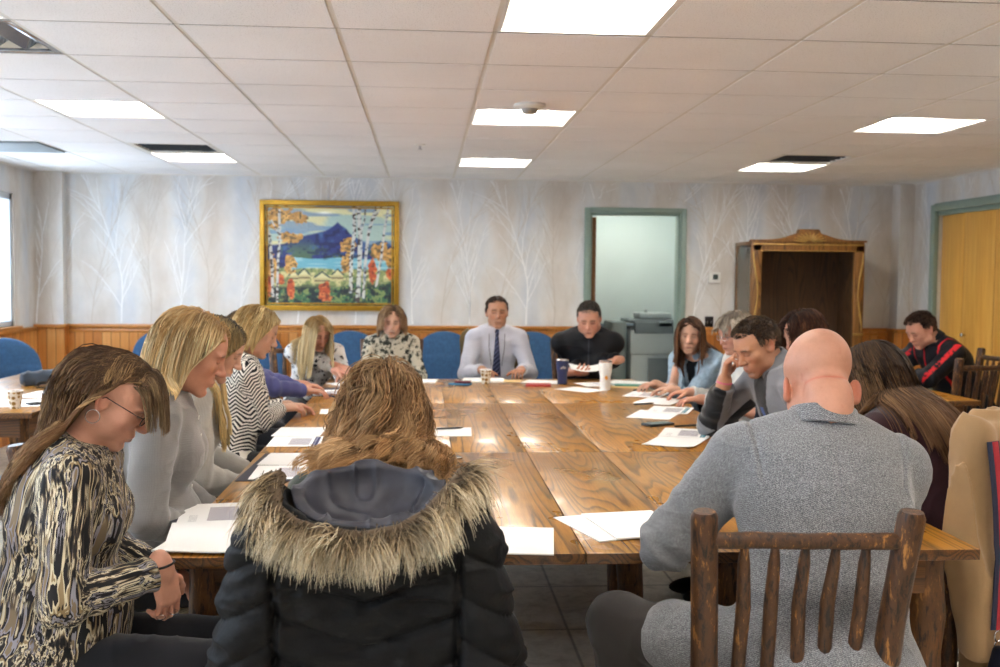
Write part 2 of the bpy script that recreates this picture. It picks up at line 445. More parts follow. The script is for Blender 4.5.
def torso_sdf(S, P, o=0.0, arms=True, legs=False, top=True, sleeve=(1.0, 1.0), loose=1.0):
    k, g = P.s, P.g; m = P.male; u, v, x = P.u, P.v, P.x; Rt = P.Rt; R1 = np.stack([A(1, 0, 0), P.v1, P.up1]); bel = P.q.get('belly', .0)
    S.el(P.H + A(0, -.02, .01) * k, A((.175 if m else .180) * g + o, .125 * g + o, .115 + o) * (1, 1, 1) * A(k, k, k), None, .04)
    S.el(P.P1 + P.v1 * .01, A((.150 if m else .140) * g + o, (.108 + bel * .3) * g + o, .15 + o) * k, R1, .06)
    if bel: S.el(P.H * .45 + P.P1 * .55 + P.v1 * (.05 + bel) * k, A(.13 * g + o, .09 * g + o, .12 + o) * k, R1, .06)
    S.el(P.P2 + v * .005, A((.165 if m else .145) * g + o, .112 * g + o, .165 + o) * k, Rt, .06)
    S.el(P.P3 - u * .075 * k, A((.165 if m else .145) * g + o, .083 * g + o, .085 + o) * k, Rt, .05)
    if not m:
        b = P.q.get('bust', 1.0)
        for sx in (-1, 1): S.el(P.P2 + v * .088 * k * g + x * sx * .068 * k - u * .005, A(.064 * b + o, .055 * b + o, .066 * b + o) * k, Rt, .035)
    for i, sx in ((0, -1), (1, 1)):
        s0, e, w, fd, pn, hd = P.arm[i]
        S.rc(P.P3 + u * .015 * k + x * sx * .03 * k, s0 + u * .012, (.050 if m else .042) * k + o, .050 * k * (1 if m else .9) + o, .05)
        if arms:
            ra = (.054 if m else .046) * k * P.q.get('armg', 1.0); lo = o * loose
            S.rc(s0, e, ra * 1.08 + lo, ra * .86 + lo, .025)
            if sleeve[i] >= 1: S.rc(e, w, ra * .86 + lo, ra * .60 + lo, .018, cap=o > 0)
            elif sleeve[i] > 0: S.rc(e, lerp(e, w, sleeve[i]), ra * .86 + lo, lerp(ra * .86, ra * .62, sleeve[i]) + lo, .018, cap=True)
            if o <= 0: S.rc(e, w, ra * .80 + o, .027 * k, .02)
def legs_sdf(S, P, o=0.0, thick=1.0):
    for i in (0, 1):
        h, kn, an = P.legs[i]; t = (.082 if P.male else .084) * P.s * P.q.get('legg', 1.0) * thick
        S.rc(h, kn, t + o, t * .76 + o, .05); S.rc(kn, an, t * .76 + o, t * .50 + o, .03)

SKIN = dict(fair=srgb('#D9A98F'), tan=srgb('#C48E6D'), pink=srgb('#D3987E'), pale=srgb('#DFB8A2'))
def skin_cols(P, V, w):
    q = P.q; base = np.array(SKIN.get(q.get('skin', 'fair'))); n = len(V); c = np.tile(base, (n, 1))
    s = P.s * q.get('hs', 1.0); p = ((V - P.HC) @ P.Rh.T) / s
    c *= (1 + .05 * vnoise(V, 45) + .04 * vnoise(V, 110))[:, None]
    red = base * A(1.02, .62, .58)
    ax = np.abs(p[:, 0]); pm = np.stack([ax, p[:, 1], p[:, 2]], 1)
    def put(col, wt): c[:] = c * (1 - wt[:, None]) + np.asarray(col) * wt[:, None]
    put(red, .35 * gs(pm, (.042, .07, -.035), (.022, .03, .02))); put(red, .4 * gs(p, (0, .115, -.034), (.014, .02, .014)))
    put(red, q.get('earred', .65) * gs(pm, (.090, -.012, -.004 + q.get('ear', 0)), (.013, .03, .04)))
    if q.get('nape'): put(red, .8 * np.exp(-((p[:, 2] + .040) / .004) ** 2) * (p[:, 1] < -.05)); put(red * .8, .35 * sstep(.62, .85, vnoise(V, 70, 3)) * (p[:, 1] < 0))
    if q.get('beard'):
        b = np.clip(gs(p, (0, .05, -.092), (.06, .07, .045)) * 1.3, 0, 1) * (ax < .07) * (p[:, 1] > -.02); put(base * A(.42, .36, .33), q['beard'] * b)
    put(srgb(q.get('lips', '#B5675C' if not P.male else '#BD7F6D')), .85 * np.clip(1.6 * gs(p, (0, .100, -.0715), (.021, .02, .0085)) - .25, 0, 1))
    put(base * .32, np.clip(1.4 * gs(p, (0, .1, -.0712), (.022, .02, .0022)), 0, .8))
    bc = srgb(q.get('brow', '#6B4A33')); by = .0215 - .15 * np.clip(ax - .03, 0, 1) + .05 * np.clip(.03 - ax, 0, 1) * -1
    put(bc, (.95 if P.male else .85) * np.exp(-((p[:, 2] - by) / (.0068 if q['loc'][1] > 5 else .0050)) ** 2) * sstep(.010, .016, ax) * (1 - sstep(.045, .052, ax)) * (p[:, 1] > .05))
    face = (p[:, 1] > .05)
    if q.get('eyes', 'down') == 'open':
        e = gs(pm, (.031, .089, -.001), (.0125, .02, .0058)); put(srgb('#D8D2CC'), np.clip(2.2 * e - .9, 0, 1) * face)
        put(srgb(q.get('iris', '#3A2C22')), np.clip(2.5 * gs(pm, (.031, .089, -.0008), (.0062, .02, .0062)) - 1.0, 0, 1) * face)
        put(base * .25, .8 * np.exp(-((p[:, 2] - (.0058 - 14 * (ax - .031) ** 2)) / .0020) ** 2) * (np.abs(ax - .031) < .0165) * face)
        put(base * .5, .35 * np.exp(-((p[:, 2] + (.0070 - 14 * (ax - .031) ** 2)) / .0020) ** 2) * (np.abs(ax - .031) < .0145) * face)
    else:
        put(base * .22, .8 * np.exp(-((p[:, 2] - (-.0055 + 12 * (ax - .031) ** 2)) / .0032) ** 2) * (np.abs(ax - .031) < .0165) * face)
        put(base * A(.55, .42, .40), .35 * gs(pm, (.031, .09, .006), (.017, .02, .010))); put(base * .6, .4 * np.exp(-((p[:, 2] - (.0085 - 10 * (ax - .031) ** 2)) / .0020) ** 2) * (np.abs(ax - .031) < .0150) * face)
    if q['loc'][1] > 5: put(base * A(.30, .25, .24), .55 * gs(pm, (.031, .09, -.001), (.016, .02, .0065)) * face); put(base * A(.6, .5, .5), .35 * gs(p, (0, .105, -.047), (.016, .02, .006)))  # far faces: eye-socket and under-nose shade painted into the skin colour
    put(base * .25, np.clip(1.3 * gs(pm, (.0065, .105, -.0425), (.0035, .006, .0025)), 0, .8))
    if q.get('scalp'): put(srgb(q['scalp'][0]), q['scalp'][1] * sstep(-.01, .03, p[:, 2] + .35 * (-p[:, 1])) * (p[:, 1] < .075))
    for i in (0, 1):     # knuckles and finger ends a little redder
        S, E, W, fd, pn, hd = P.arm[i]; t = (V - W) @ fd; near = np.linalg.norm(V - W, axis=1) < .22
        put(red, near * .30 * (sstep(.075, .095, t) * (1 - sstep(.10, .12, t)) + .6 * sstep(.12, .15, t)))
        if hd.get('nails'):
            pass
    return np.clip(c, 0, 1)

def skin_mat():
    t = NT('skin', .48, spec=.4); c = t.coord('col'); o = t.coord()
    f = t.noise(o, 220, 3); t.base(t.mix(1.0, t.mix(.06, c, t.ramp(f, [(.3, '#B88068'), (.7, '#F0CDB8')]), 'MIX'), (.84, .84, .84), 'MULTIPLY')); t.bump(t.noise(o, 420, 2), .12, .002)
    t.b.inputs['Subsurface Weight'].default_value = .08; t.b.inputs['Subsurface Radius'].default_value = (.012, .004, .002); t.b.inputs['Subsurface Scale'].default_value = .5
    return t.m
def hair_mat():
    t = NT('hair_strands', .62, spec=.25); t.base(t.mix(1.0, t.coord('col'), (.88, .88, .88), 'MULTIPLY')); return t.m

def make_body(P, root, h, hair_under=None):
    S = Sdf(); torso_sdf(S, P, -.010); legs_sdf(S, P, -.012)
    for i in (0, 1):
        an = P.legs[i][2]; S.el(an + A(0, .05, -.055), (.036, .11, .035), None, .02)
    w = head_sdf(S, P)
    for i, sx in ((0, -1), (1, 1)):
        s0, e, wr, fd, pn, hd = P.arm[i]; hand_sdf(S, wr, fd, pn, sx, hd, P.s * (1.04 if P.male else .94), 1.0 if h < .0045 else 1.25)
    V, Q = S.mesh(h); o = mesh_obj('body', V, Q, M_SKIN, root, attrs={'col': skin_cols(P, V.astype(float), w)})
    return S, w

def cloth_pc(P, V):
    """pattern coordinates: torso frame or the frame of the nearest arm segment"""
    segs = [((P.P1 + P.H) / 2, P.P3, P.Rt, .135 * P.g)]
    for i in (0, 1):
        s, e, w = P.arm[i][:3]
        for a, b in ((s, e), (e, w)):
            d = unit(b - a); x = unit(np.cross(d, P.x) if abs(d @ P.x) < .9 else np.cross(d, P.v)); segs.append((a, b, np.stack([x, np.cross(d, x), d]), .048))
    D = []; C = []
    for a, b, Rm, r in segs:
        ab = b - a; t = np.clip(((V - a) @ ab) / (ab @ ab), 0, 1); D.append(np.linalg.norm(V - a - t[:, None] * ab, axis=1) - r); C.append((V - a) @ Rm.T)
    D = np.array(D); D[2] += .004; D[4] += .004; i = D.argmin(0); C = np.stack(C, 0)
    return C[i, np.arange(len(V))], i

def wrinkles(P, amp=.004, arm=1.0, seed=0):
    segs = []
    for i in (0, 1):
        s, e, w = P.arm[i][:3]; segs.append((s, e, w))
    def f(V):
        V = V.astype(np.float32)
        d = amp * (.8 * vnoise(V, (9, 9, 15), seed) + .5 * (fold(V, (13, 13, 22), seed + 3) ** 3 - .3))
        for s, e, w in segs:                      # creases bunch at the elbow and the cuff
            for c, r, fr in ((e, .10, 46), (w, .07, 55), (s - A(0, 0, .05), .09, 30)):
                wt = np.exp(-((np.linalg.norm(V - c, axis=1) / r) ** 2)); ax = unit(w - e) if c is not s else unit(e - s)
                q = (V - c) @ ax; d += amp * arm * wt * np.sin(q * fr * 2.2 + 2.5 * vnoise(V, 8, seed + 7))
        return d
    return f

def garment(P, root, h, name, mat, o=.008, sleeve=(1, 1), loose=1.0, neck=None, amp=.004, arm=1.0, seed=0, extra=None, colf=None, base='#888888', hemz=None, legs=0, label=None, disp=None):
    S = Sdf(); torso_sdf(S, P, o, sleeve=sleeve, loose=loose)
    if legs: legs_sdf(S, P, o * .5)
    if neck is None: neck = (.035, 0)      # height above the neck base, tilt forward
    nc = P.P3 + P.u * neck[0]; S.pl(nc, unit(P.u + P.v * neck[1]), .006)
    if hemz is not None: S.pl(A(0, 0, hemz), (0, 0, -1), .01)
    if extra: extra(S, P)
    wr = wrinkles(P, amp, arm, seed); S.disp = (lambda V: wr(V) + disp(V)) if disp else wr; S.dm = amp * 2.5 + .004
    V, Q = S.mesh(h); V64 = V.astype(float); pc, seg = cloth_pc(P, V64)
    c = np.tile(np.array(srgb(base)), (len(V), 1))
    if colf: c = colf(P, V64, c, pc, seg)
    ob = mesh_obj(name, V, Q, mat, root, attrs={'col': c, 'pc': pc})
    if label: ob['label'] = label
    return S, ob
def trousers(P, root, h, mat, base='#15151A', name='trousers', o=.006):
    S = Sdf(); legs_sdf(S, P, o); S.el(P.H + A(0, -.02, 0) * P.s, A(.178 * P.g + o, .128 * P.g + o, .105) * P.s, None, .05)
    wr = lambda V: .003 * vnoise(V, (12, 12, 12)) + .003 * (fold(V, (10, 22, 16), 4) ** 4)
    for i in (0, 1): S.pl(A(0, 0, .085), (0, 0, -1), .004)
    S.disp = wr; S.dm = .008; V, Q = S.mesh(h); ob = mesh_obj(name, V, Q, mat, root, attrs={'col': np.tile(np.array(srgb(base)), (len(V), 1)), 'pc': V})
    return S
def shoes(P, root, mat):
    for i in (0, 1):
        an = P.legs[i][2]; S = Sdf(); S.el((an[0], an[1] + .055, .047), (.045, .135, .042), None, .02); S.rc((an[0], an[1], .05), (an[0], an[1], .105), .045, .047, .02, cap=True)
        S.pl((0, 0, .004), (0, 0, -1), .003); V, Q = S.mesh(.007); mesh_obj('shoe', V, Q, mat, root, attrs={'col': np.tile(np.array(srgb('#1A1816')), (len(V), 1))})

# hair styles -----------------------------------------------------
def scalp_points(P, n, hl, seed=0, back_only=False):
    """random roots over the hairy part of the skull; hl(p)->keep (head frame)"""
    r = np.random.default_rng(seed); d = r.normal(size=(n * 4, 3)); d /= np.linalg.norm(d, axis=1, keepdims=True)
    p = d * A(.078, .098, .084) + A(0, -.012, .032); d2 = d / A(.078, .098, .084); d2 /= np.linalg.norm(d2, axis=1, keepdims=True)
    m = hl(p); return p[m][:n], d2[m][:n]
def line_long(p, front=.052, side=.035, low=-.07):
    """hairline for full hair: front plane at forehead, temples"""
    fz = np.where(p[:, 1] > .03, .066 - 5 * np.abs(p[:, 0]) ** 2 * 1.6, np.where(p[:, 1] > -.005, .028, low))
    return p[:, 2] > fz
def hair(P, root, bodyS, q, h, col_root, col_tip, n=1600, length=.35, part=0.0, seed=1, vol=.014, wave=0.0, wfreq=26, grav=.5, clump=.55, width=.0016,
         line=None, comb=None, var=.22, cap=True, capo=.006, side_tuck=0.0, seg=18, fallw=None, tipmix=1.0, highlights=None, hfrac=.3, lenf=None, ncl=90, offs=None, extra=None, behind=None, taper=.45, name='hair', keep=('side', .060)):
    s = P.s * P.q.get('hs', 1.0); r = np.random.default_rng(seed); line = line or line_long
    p, nrm = scalp_points(P, n, line, seed); n = len(p)
    if comb is None:     # parted: away from the part line, slightly backwards
        sx = np.sign(p[:, 0] - part) ; d = np.stack([sx * (.9 + .2 * r.random(n)), -.25 + .0 * p[:, 0] - .9 * sstep(.0, -.08, p[:, 1]), .10 - .9 * sstep(.02, .07, np.abs(p[:, 0] - part))], 1)
        d += .6 * nrm
    else: d = comb(p, nrm, r)
    d += r.normal(size=d.shape) * .06; d /= np.linalg.norm(d, axis=1, keepdims=True)
    roots = P.HC + (p * s) @ P.Rh; D = d @ P.Rh
    L = length * (.86 + .22 * r.random(n)); 
    if lenf is not None: L = L * lenf(p)
    fw = (0, 0, -1) if fallw is None else fallw
    def fix(X):          # keeps the face clear of falling hair
        if keep is None: return X
        sh = X.shape; q = ((X.reshape(-1, 3) - P.HC) @ P.Rh.T) / s; hi = keep[2] if len(keep) > 2 and keep[0] == 'side' else .056
        w = (1 - sstep(hi - .015, hi + .012, q[:, 2])) * sstep(-.26, -.17, q[:, 2])
        if keep[0] == 'side':
            w = w * sstep(.015, .045, q[:, 1]); sg = np.where(q[:, 0] >= 0, 1, -1); tx = sg * np.maximum(np.abs(q[:, 0]), keep[1]); q[:, 0] = lerp(q[:, 0], tx, w)
        else:
            w = (1 - sstep(.045, .085, q[:, 2])) * sstep(*(keep[2] if len(keep) > 2 else (-.24, -.16)), q[:, 2]); yl = keep[1] + .045 * sstep(-.07, .07, q[:, 2]); q[:, 1] = lerp(q[:, 1], np.minimum(q[:, 1], yl), w)
        return (P.HC + (q * s) @ P.Rh).reshape(sh)
    if behind is not None:   # (weight function) push to the back of the shoulders
        pass
    layer = r.random(n) ** .8; off = (capo * .5 + vol * layer) * s if offs is None else offs(p, r)
    S = grow(roots, D, L, bodyS, seg, grav, .55, off, fw, post=fix)
    # clumps
    gi = r.choice(n, min(ncl, n), replace=False); tipp = S[:, -1] * .5 + S[:, seg // 2] * .5
    dist = ((tipp[:, None] - tipp[gi][None]) ** 2).sum(-1); cl = dist.argmin(1); t = np.linspace(0, 1, seg)
    cw = (clump * sstep(.15, 1.0, t))[None, :, None]; S = S * (1 - cw) + (S[gi][cl] + (r.normal(size=(n, 1, 3)) * .004)) * cw
    if wave:
        ph = r.random(len(gi))[cl] * 6.28 + r.normal(size=n) * .35; fr = (wfreq * (.8 + .4 * r.random(len(gi))))[cl]
        dl = np.gradient(S, axis=1); dl /= np.linalg.norm(dl, axis=2, keepdims=True) + 1e-9; hx = np.cross(dl, unit(r.normal(size=3) * .2 + A(.3, .2, 1))); hx /= np.linalg.norm(hx, axis=2, keepdims=True) + 1e-9; hy = np.cross(dl, hx)
        al = t[None, :] * L[:, None]; a = (fr[:, None] * al + ph[:, None])[..., None]; amp = (wave * sstep(.1, .55, t))[None, :, None]
        S = S + amp * (np.cos(a) * hx + np.sin(a) * hy * .8)
    S[:, 2:] = fix(S[:, 2:]); c0, c1 = np.array(srgb(col_root)), np.array(srgb(col_tip)); tt = np.clip(t * tipmix, 0, 1)[None, :, None] ** 1.0
    col = c0 * (1 - tt) + c1 * tt; col = np.repeat(col, n, 0) if col.shape[0] == 1 else col
    if highlights is not None:
        hc = np.array(srgb(highlights)); hm = (r.random(len(gi)) < hfrac)[cl] * .6 + (r.random(n) < hfrac) * .4; hm = hm[:, None, None] * sstep(.0, .3, t)[None, :, None]; col = col * (1 - hm) + hc * hm
    bv = (1 + var * r.normal(size=len(gi))[cl] * .8 + var * r.normal(size=n) * .5).clip(.45, 1.7); col = col * bv[:, None, None]
    parts = [strand_mesh(S, width * s * (.75 + .5 * r.random(n)), col, taper=taper)]
    if extra is not None: parts += extra(roots, r)
    if cap:
        C = Sdf(); o = capo * s; C.el(P.HC + P.Rh.T @ (A(0, -.014, .032) * s), A(.077, .099, .084) * s + o, P.Rh, .02)
        V, Q = C.mesh(max(h, .004)); pp = ((V - P.HC) @ P.Rh.T) / s; keep = line(pp * (1 / 1.05)); fm = keep[Q].all(1); Q = Q[fm]
        us = np.unique(Q); mp = np.zeros(len(V), int); mp[us] = np.arange(len(us)); V = V[us]; Q = mp[Q]; parts.append((V, Q, np.tile(c0 * .75, (len(V), 1)) * (1 + .25 * vnoise(V, (90, 90, 20)))[:, None]))
    V, Q, C = join_parts(parts); return mesh_obj(name, V, Q.astype(np.int32), M_HAIR, root, attrs={'col': np.clip(C, 0, 1)})
def comb_short(fwd=.6, up=.35, sidew=0.0):
    def f(p, nrm, r):
        d = np.stack([sidew + .25 * np.sign(p[:, 0]), fwd * np.ones(len(p)) * np.where(p[:, 2] > .05, 1, .2), np.where(p[:, 2] > .05, .1, -.8)], 1) + nrm * up; return d
    return f
def line_short(p):
    ax = np.abs(p[:, 0]); fz = np.where(p[:, 1] > .035, .070 - 4 * np.clip(.05 - ax, 0, 1) * 0, np.where(p[:, 1] > -.002, .026, np.where(ax > .06, .012 + (-.02 - p[:, 1]) * 1.0 * 0, -.052)))
    return p[:, 2] > fz

def glasses(P, root, mat, lens_mat, s=1.0):
    k = P.s * P.q.get('hs', 1.0)
    def w(x, y, z): return P.HC + P.Rh.T @ (A(x, y, z) * k)
    mb = MB()
    for x in (-1, 1):
        ring = [w(x * .033 + .024 * math.cos(a) * s, .103 - .10 * (.024 * math.cos(a) * x) , -.003 + .017 * math.sin(a) * s * (1.0 if math.sin(a) < 0 else .85)) for a in np.linspace(0, 2 * math.pi, 21)]
        mb.tube(ring, .0014, 6, cap=False); mb.tube([w(x * .057, .100, .004), w(x * .074, .085, .006), w(x * .080, .03, .006), w(x * .082, -.005, .006), w(x * .080, -.022, -.012)], .0013, 6)
    mb.tube([w(-.010, .104, .002), w(0, .108, .004), w(.010, .104, .002)], .0013, 6); o = mb.obj('glasses', mat, root)
    ml = MB()
    for x in (-1, 1):
        vs = [w(x * .033, .1035, -.003)] + [w(x * .033 + .0235 * math.cos(a), .103 - .10 * (.024 * math.cos(a) * x), -.003 + .0165 * math.sin(a)) for a in np.linspace(0, 2 * math.pi, 16, endpoint=False)]
        ml.add(vs, [(0, 1 + i, 1 + (i + 1) % 16) for i in range(16)])
    ml.obj('lenses', lens_mat, o)
    return o
def solve_pose(q):
    """lean and place the figure so that its head is where it is wanted"""
    T = A(q['hc']); hdg = R(q['heading']); c, s = math.cos(hdg), math.sin(hdg); k = {a: b for a, b in q.items() if a != 'heading'}; k['hands'] = [dict(p=(-.2, .3, .7)), dict(p=(.2, .3, .7))]; k['quiet'] = 1
    def hz(l, sc): return Pose({**k, 'lean': l, 's': sc}).HC
    sc = q.get('s', 1.0)
    while hz(-2, sc)[2] < T[2] and sc < 1.12: sc += .01
    lo, hi = -2.0, 42.0
    for _ in range(20):
        m = (lo + hi) / 2
        if hz(m, sc)[2] > T[2]: lo = m
        else: hi = m
    h = hz(lo, sc); q['s'] = sc; q['lean'] = lo; q['loc'] = (T[0] - (h[0] * c + h[1] * s), T[1] - (-h[0] * s + h[1] * c)); print(q['name_id'], 'lean %.1f s %.2f loc %.2f %.2f hz %.3f/%.3f' % (lo, sc, *q['loc'], h[2], T[2]))
def start_person(q):
    if 'hc' in q: solve_pose(q)
    x, y = q['loc']; hdg = R(q['heading'])          # heading: clockwise from the +Y axis
    root = empty('person', (x, y, 0), -hdg, q['label'], 'person')
    def tl(p):   # world point -> own frame
        d = A(p[0] - x, p[1] - y, 0); c, s = math.cos(hdg), math.sin(hdg)
        return A(d[0] * c - d[1] * s, d[0] * s + d[1] * c, p[2])
    def dl(p): c, s = math.cos(hdg), math.sin(hdg); return A(p[0] * c - p[1] * s, p[0] * s + p[1] * c, p[2])
    q['tl'] = tl
    for hd in q['hands']:
        if 'w' in hd: hd['p'] = tl(hd['w'])
        for a in ('f', 'n', 'pole'):
            if a + 'w' in hd: hd[a] = dl(hd[a + 'w'])
    return root, Pose({k: v for k, v in q.items() if k != 'heading'})
# ------------------------------------------------------------------ fabrics
def fab(name, rough=.85, weave=900, bump=.25, sheen=.2, mottled=.10):
    t = NT(name, rough, spec=.25); c = t.coord('col'); o = t.coord()
    f = t.noise(o, weave, 2); g = t.noise(o, 25, 3)
    t.base(t.mix(1.0, c, t.mix(.5, t.ramp(f, [(.25, .86 - mottled * 1.4), (.75, .88)]), t.ramp(g, [(.3, .86 - mottled), (.7, .88)])), 'MULTIPLY'))
    t.b.inputs['Sheen Weight'].default_value = sheen; t.bump(f, bump, .0015); return t
def m_tweed():
    t = NT('tweed', .9, spec=.2); pc = t.coord('pc'); s = t.sep(pc)
    zig = t.math('PINGPONG', t.math('MULTIPLY', s[0], 160), 1.0)
    w = t.math('SINE', t.math('ADD', t.math('MULTIPLY', s[2], 1500), t.math('MULTIPLY', zig, 5.0)))
    n = t.noise(t.coord(), 330, 3, .75); big = t.noise(t.coord(), 30, 3)
    v = t.math('ADD', t.math('MULTIPLY', w, .07), n)
    c = t.ramp(v, [(.33, '#48494D'), (.5, '#77787D'), (.66, '#A8AAAD')]); t.base(t.mix(.35, c, t.mix(1.0, c, t.ramp(big, [(.3, .72), (.7, 1.0)]), 'MULTIPLY'))); t.bump(v, .35, .002)
    t.b.inputs['Sheen Weight'].default_value = .3; return t.m
def m_streaks():
    t = NT('streak_print', .7, spec=.3); pc = t.coord('pc')
    wv = t.noise(t.mapping(pc, (1, 1, .6)), 9, 2, out='Color'); warp = t.mix(.03, pc, wv, 'ADD')
    a = t.noise(t.mapping(warp, (66, 66, 3.0)), 1.0, 3, .62); b = t.noise(t.mapping(warp, (40, 40, 2.6), loc=(3, 7, 1)), 1.0, 2, .5)
    c = t.ramp(a, [(0, '#121013'), (.435, '#121013'), (.445, '#3A332F'), (.475, '#7A6850'), (.50, '#C9BC9F'), (.53, '#DDD2B8'), (.55, '#1A1719'), (.59, '#86828A'), (.63, '#15131A')], 'CONSTANT')
    d = t.ramp(b, [(0, '#1A1719'), (.42, '#C9BD9F'), (.455, '#8E7958'), (.49, '#151318'), (.55, '#8E8A92'), (.60, '#7D6C55')], 'CONSTANT')
    m = t.ramp(t.noise(t.mapping(warp, (12, 12, 6), loc=(1, 1, 9)), 1.0, 2), [(.47, 0.0), (.53, 1.0)]); t.base(t.mix(m, c, d)); t.bump(t.noise(t.coord(), 14, 3), .1, .01); return t.m
def m_chevron():
    t = NT('chevron_print', .8, spec=.25); s = t.sep(t.coord('pc'))
    ang = t.math('ADD', s[0], t.math('MULTIPLY', s[1], 1.0)); zig = t.math('PINGPONG', t.math('MULTIPLY', ang, 34), 1.0)
    v = t.math('FRACT', t.math('ADD', t.math('MULTIPLY', s[2], 52), t.math('MULTIPLY', zig, 1.5)))
    t.base(t.ramp(v, [(0, '#17161A'), (.5, '#E9E3D8')], 'CONSTANT')); return t.m
def m_blots(name, base, ink, scale, th, second=None):
    t = NT(name, .75, spec=.25); pc = t.coord('pc')
    wp = t.mix(.03, pc, t.noise(pc, 40, 2, out='Color'), 'ADD')
    v = t.voro(wp, scale, 'F1', 'Distance'); n = t.noise(pc, scale * 4.5, 2); big = t.noise(pc, scale * .45, 1)
    k = t.math('MULTIPLY', t.math('ADD', t.math('ADD', v, t.math('MULTIPLY', n, .9)), t.math('MULTIPLY', big, .9)), .5)
    c = t.ramp(k, [(0, ink), (th, ink), (th + .015, base), (1, base)])
    if second: 
        k2 = t.math('ADD', t.voro(t.mapping(wp, (1, 1, 1), loc=(.3, .2, .7)), scale * 1.4), t.math('MULTIPLY', t.noise(pc, scale * 3), .8)); c = t.mix(t.ramp(k2, [(th2 := .56, 1.0), (.60, 0.0)]), c, second)
    t.base(c); return t.m
def m_denim():
    t = NT('denim', .85, spec=.2); o = t.coord(); c = t.coord('col'); s = t.sep(t.coord('pc'))
    tw = t.math('SINE', t.math('MULTIPLY', t.math('ADD', s[0], s[2]), 2200)); n = t.noise(o, 35, 4, .6)
    t.base(t.mix(1.0, c, t.ramp(t.math('ADD', n, t.math('MULTIPLY', tw, .05)), [(.35, .66), (.62, .90)]), 'MULTIPLY')); return t.m
def m_knit(name='knit'):
    t = NT(name, .92, spec=.15); o = t.coord(); c = t.coord('col'); s = t.sep(t.coord('pc'))
    rib = t.math('SINE', t.math('MULTIPLY', t.math('ADD', s[0], t.math('MULTIPLY', s[1], .7)), 1100)); row = t.math('SINE', t.math('MULTIPLY', s[2], 1300))
    h = t.math('ADD', t.math('MULTIPLY', t.math('ADD', rib, row), .12), t.noise(o, 300, 3))
    t.base(t.mix(1.0, c, t.mix(.5, t.ramp(h, [(.3, .72), (.7, .88)]), t.ramp(t.noise(o, 18, 3), [(.3, .76), (.7, .88)])), 'MULTIPLY')); t.bump(h, .3, .002); t.b.inputs['Sheen Weight'].default_value = .35; return t.m
M_SKIN = skin_mat(); M_HAIR = hair_mat(); M_FAB = fab('woven_cloth').m; M_NYL = fab('nylon', .6, 500, .1, .0, .05).m; M_SHIRT = fab('cotton_shirt', .75, 700, .12, .1, .04).m
M_TWEED = m_tweed(); M_KNIT = m_knit(); M_DENIM = m_denim()
M_BLACKMETAL = plain('dark_metal', '#2A2524', .35, .7, nscale=50); M_SILVER = plain('silver', '#C8C8CC', .2, 1.0, nscale=50)
def lens():
    t = NT('spectacle_lens', .02); t.base('#FFFFFF'); t.b.inputs['Transmission Weight'].default_value = 1; t.b.inputs['IOR'].default_value = 1.05; t.b.inputs['Alpha'].default_value = .25; return t.m
M_LENS = lens()
# ------------------------------------------------------------------ the room
XL, XR, YB, YF, ZC = -3.614, 4.783, 10.03, -2.6, 2.44
def m_paper():
    t = NT('birch_wallpaper', .8, spec=.2); o = t.coord('Object'); s = t.sep(o); u = t.math('ADD', s[0], s[1])
    wob = t.noise(t.mapping(o, (1, 1, .5)), 2.2, 3, .55); band = t.math('SINE', t.math('ADD', t.math('MULTIPLY', u, 11.42), t.math('MULTIPLY', wob, 2.2)))
    a = t.math('ADD', t.math('MULTIPLY', band, .13), t.math('MULTIPLY', t.noise(t.mapping(o, (1, 1, .35), loc=(3, 1, 7)), 3.4, 4, .6), 1.0)); b = t.noise(t.mapping(o, (1, 1, .7), loc=(4, 1, 2)), 7, 5, .65)
    c = t.ramp(a, [(.24, '#C6BCB1'), (.42, '#D0CAC3'), (.58, '#D2D1CF'), (.80, '#C6CAD0')]); d = t.ramp(b, [(.35, .93), (.65, 1.03)])
    t.base(t.mix(1.0, c, d, 'MULTIPLY')); t.bump(t.noise(o, 60, 3), .08, .003); return t.m
def m_boards(name='pine_boards', w=.083, lite='#C07A34', dark='#A05F26'):
    t = NT(name, .38, spec=.45); s = t.sep(t.coord('Object')); u = t.math('ADD', s[0], s[1]); k = t.math('DIVIDE', u, w)
    fl = t.math('FLOOR', k); wn = t.new('ShaderNodeTexWhiteNoise', noise_dimensions='1D'); t.l.new(fl, wn.inputs['W'])
    g = t.noise(t.mapping(t.coord('Object'), (30, 30, 2.2)), 1.5, 4, .6)
    c = t.ramp(t.math('ADD', t.math('MULTIPLY', wn.outputs[0], .55), t.math('MULTIPLY', g, .45)), [(.2, dark), (.5, lite), (.85, '#D09A58')])
    fr = t.math('FRACT', k); gr = t.ramp(fr, [(0, .25), (.05, .35), (.09, 1.0), (.50, 1.0), (.53, .72), (.56, 1.0), (.95, 1.0), (1, .35)])
    t.base(t.mix(.75, c, gr, 'MULTIPLY')); t.bump(gr, .5, .006); return t.m
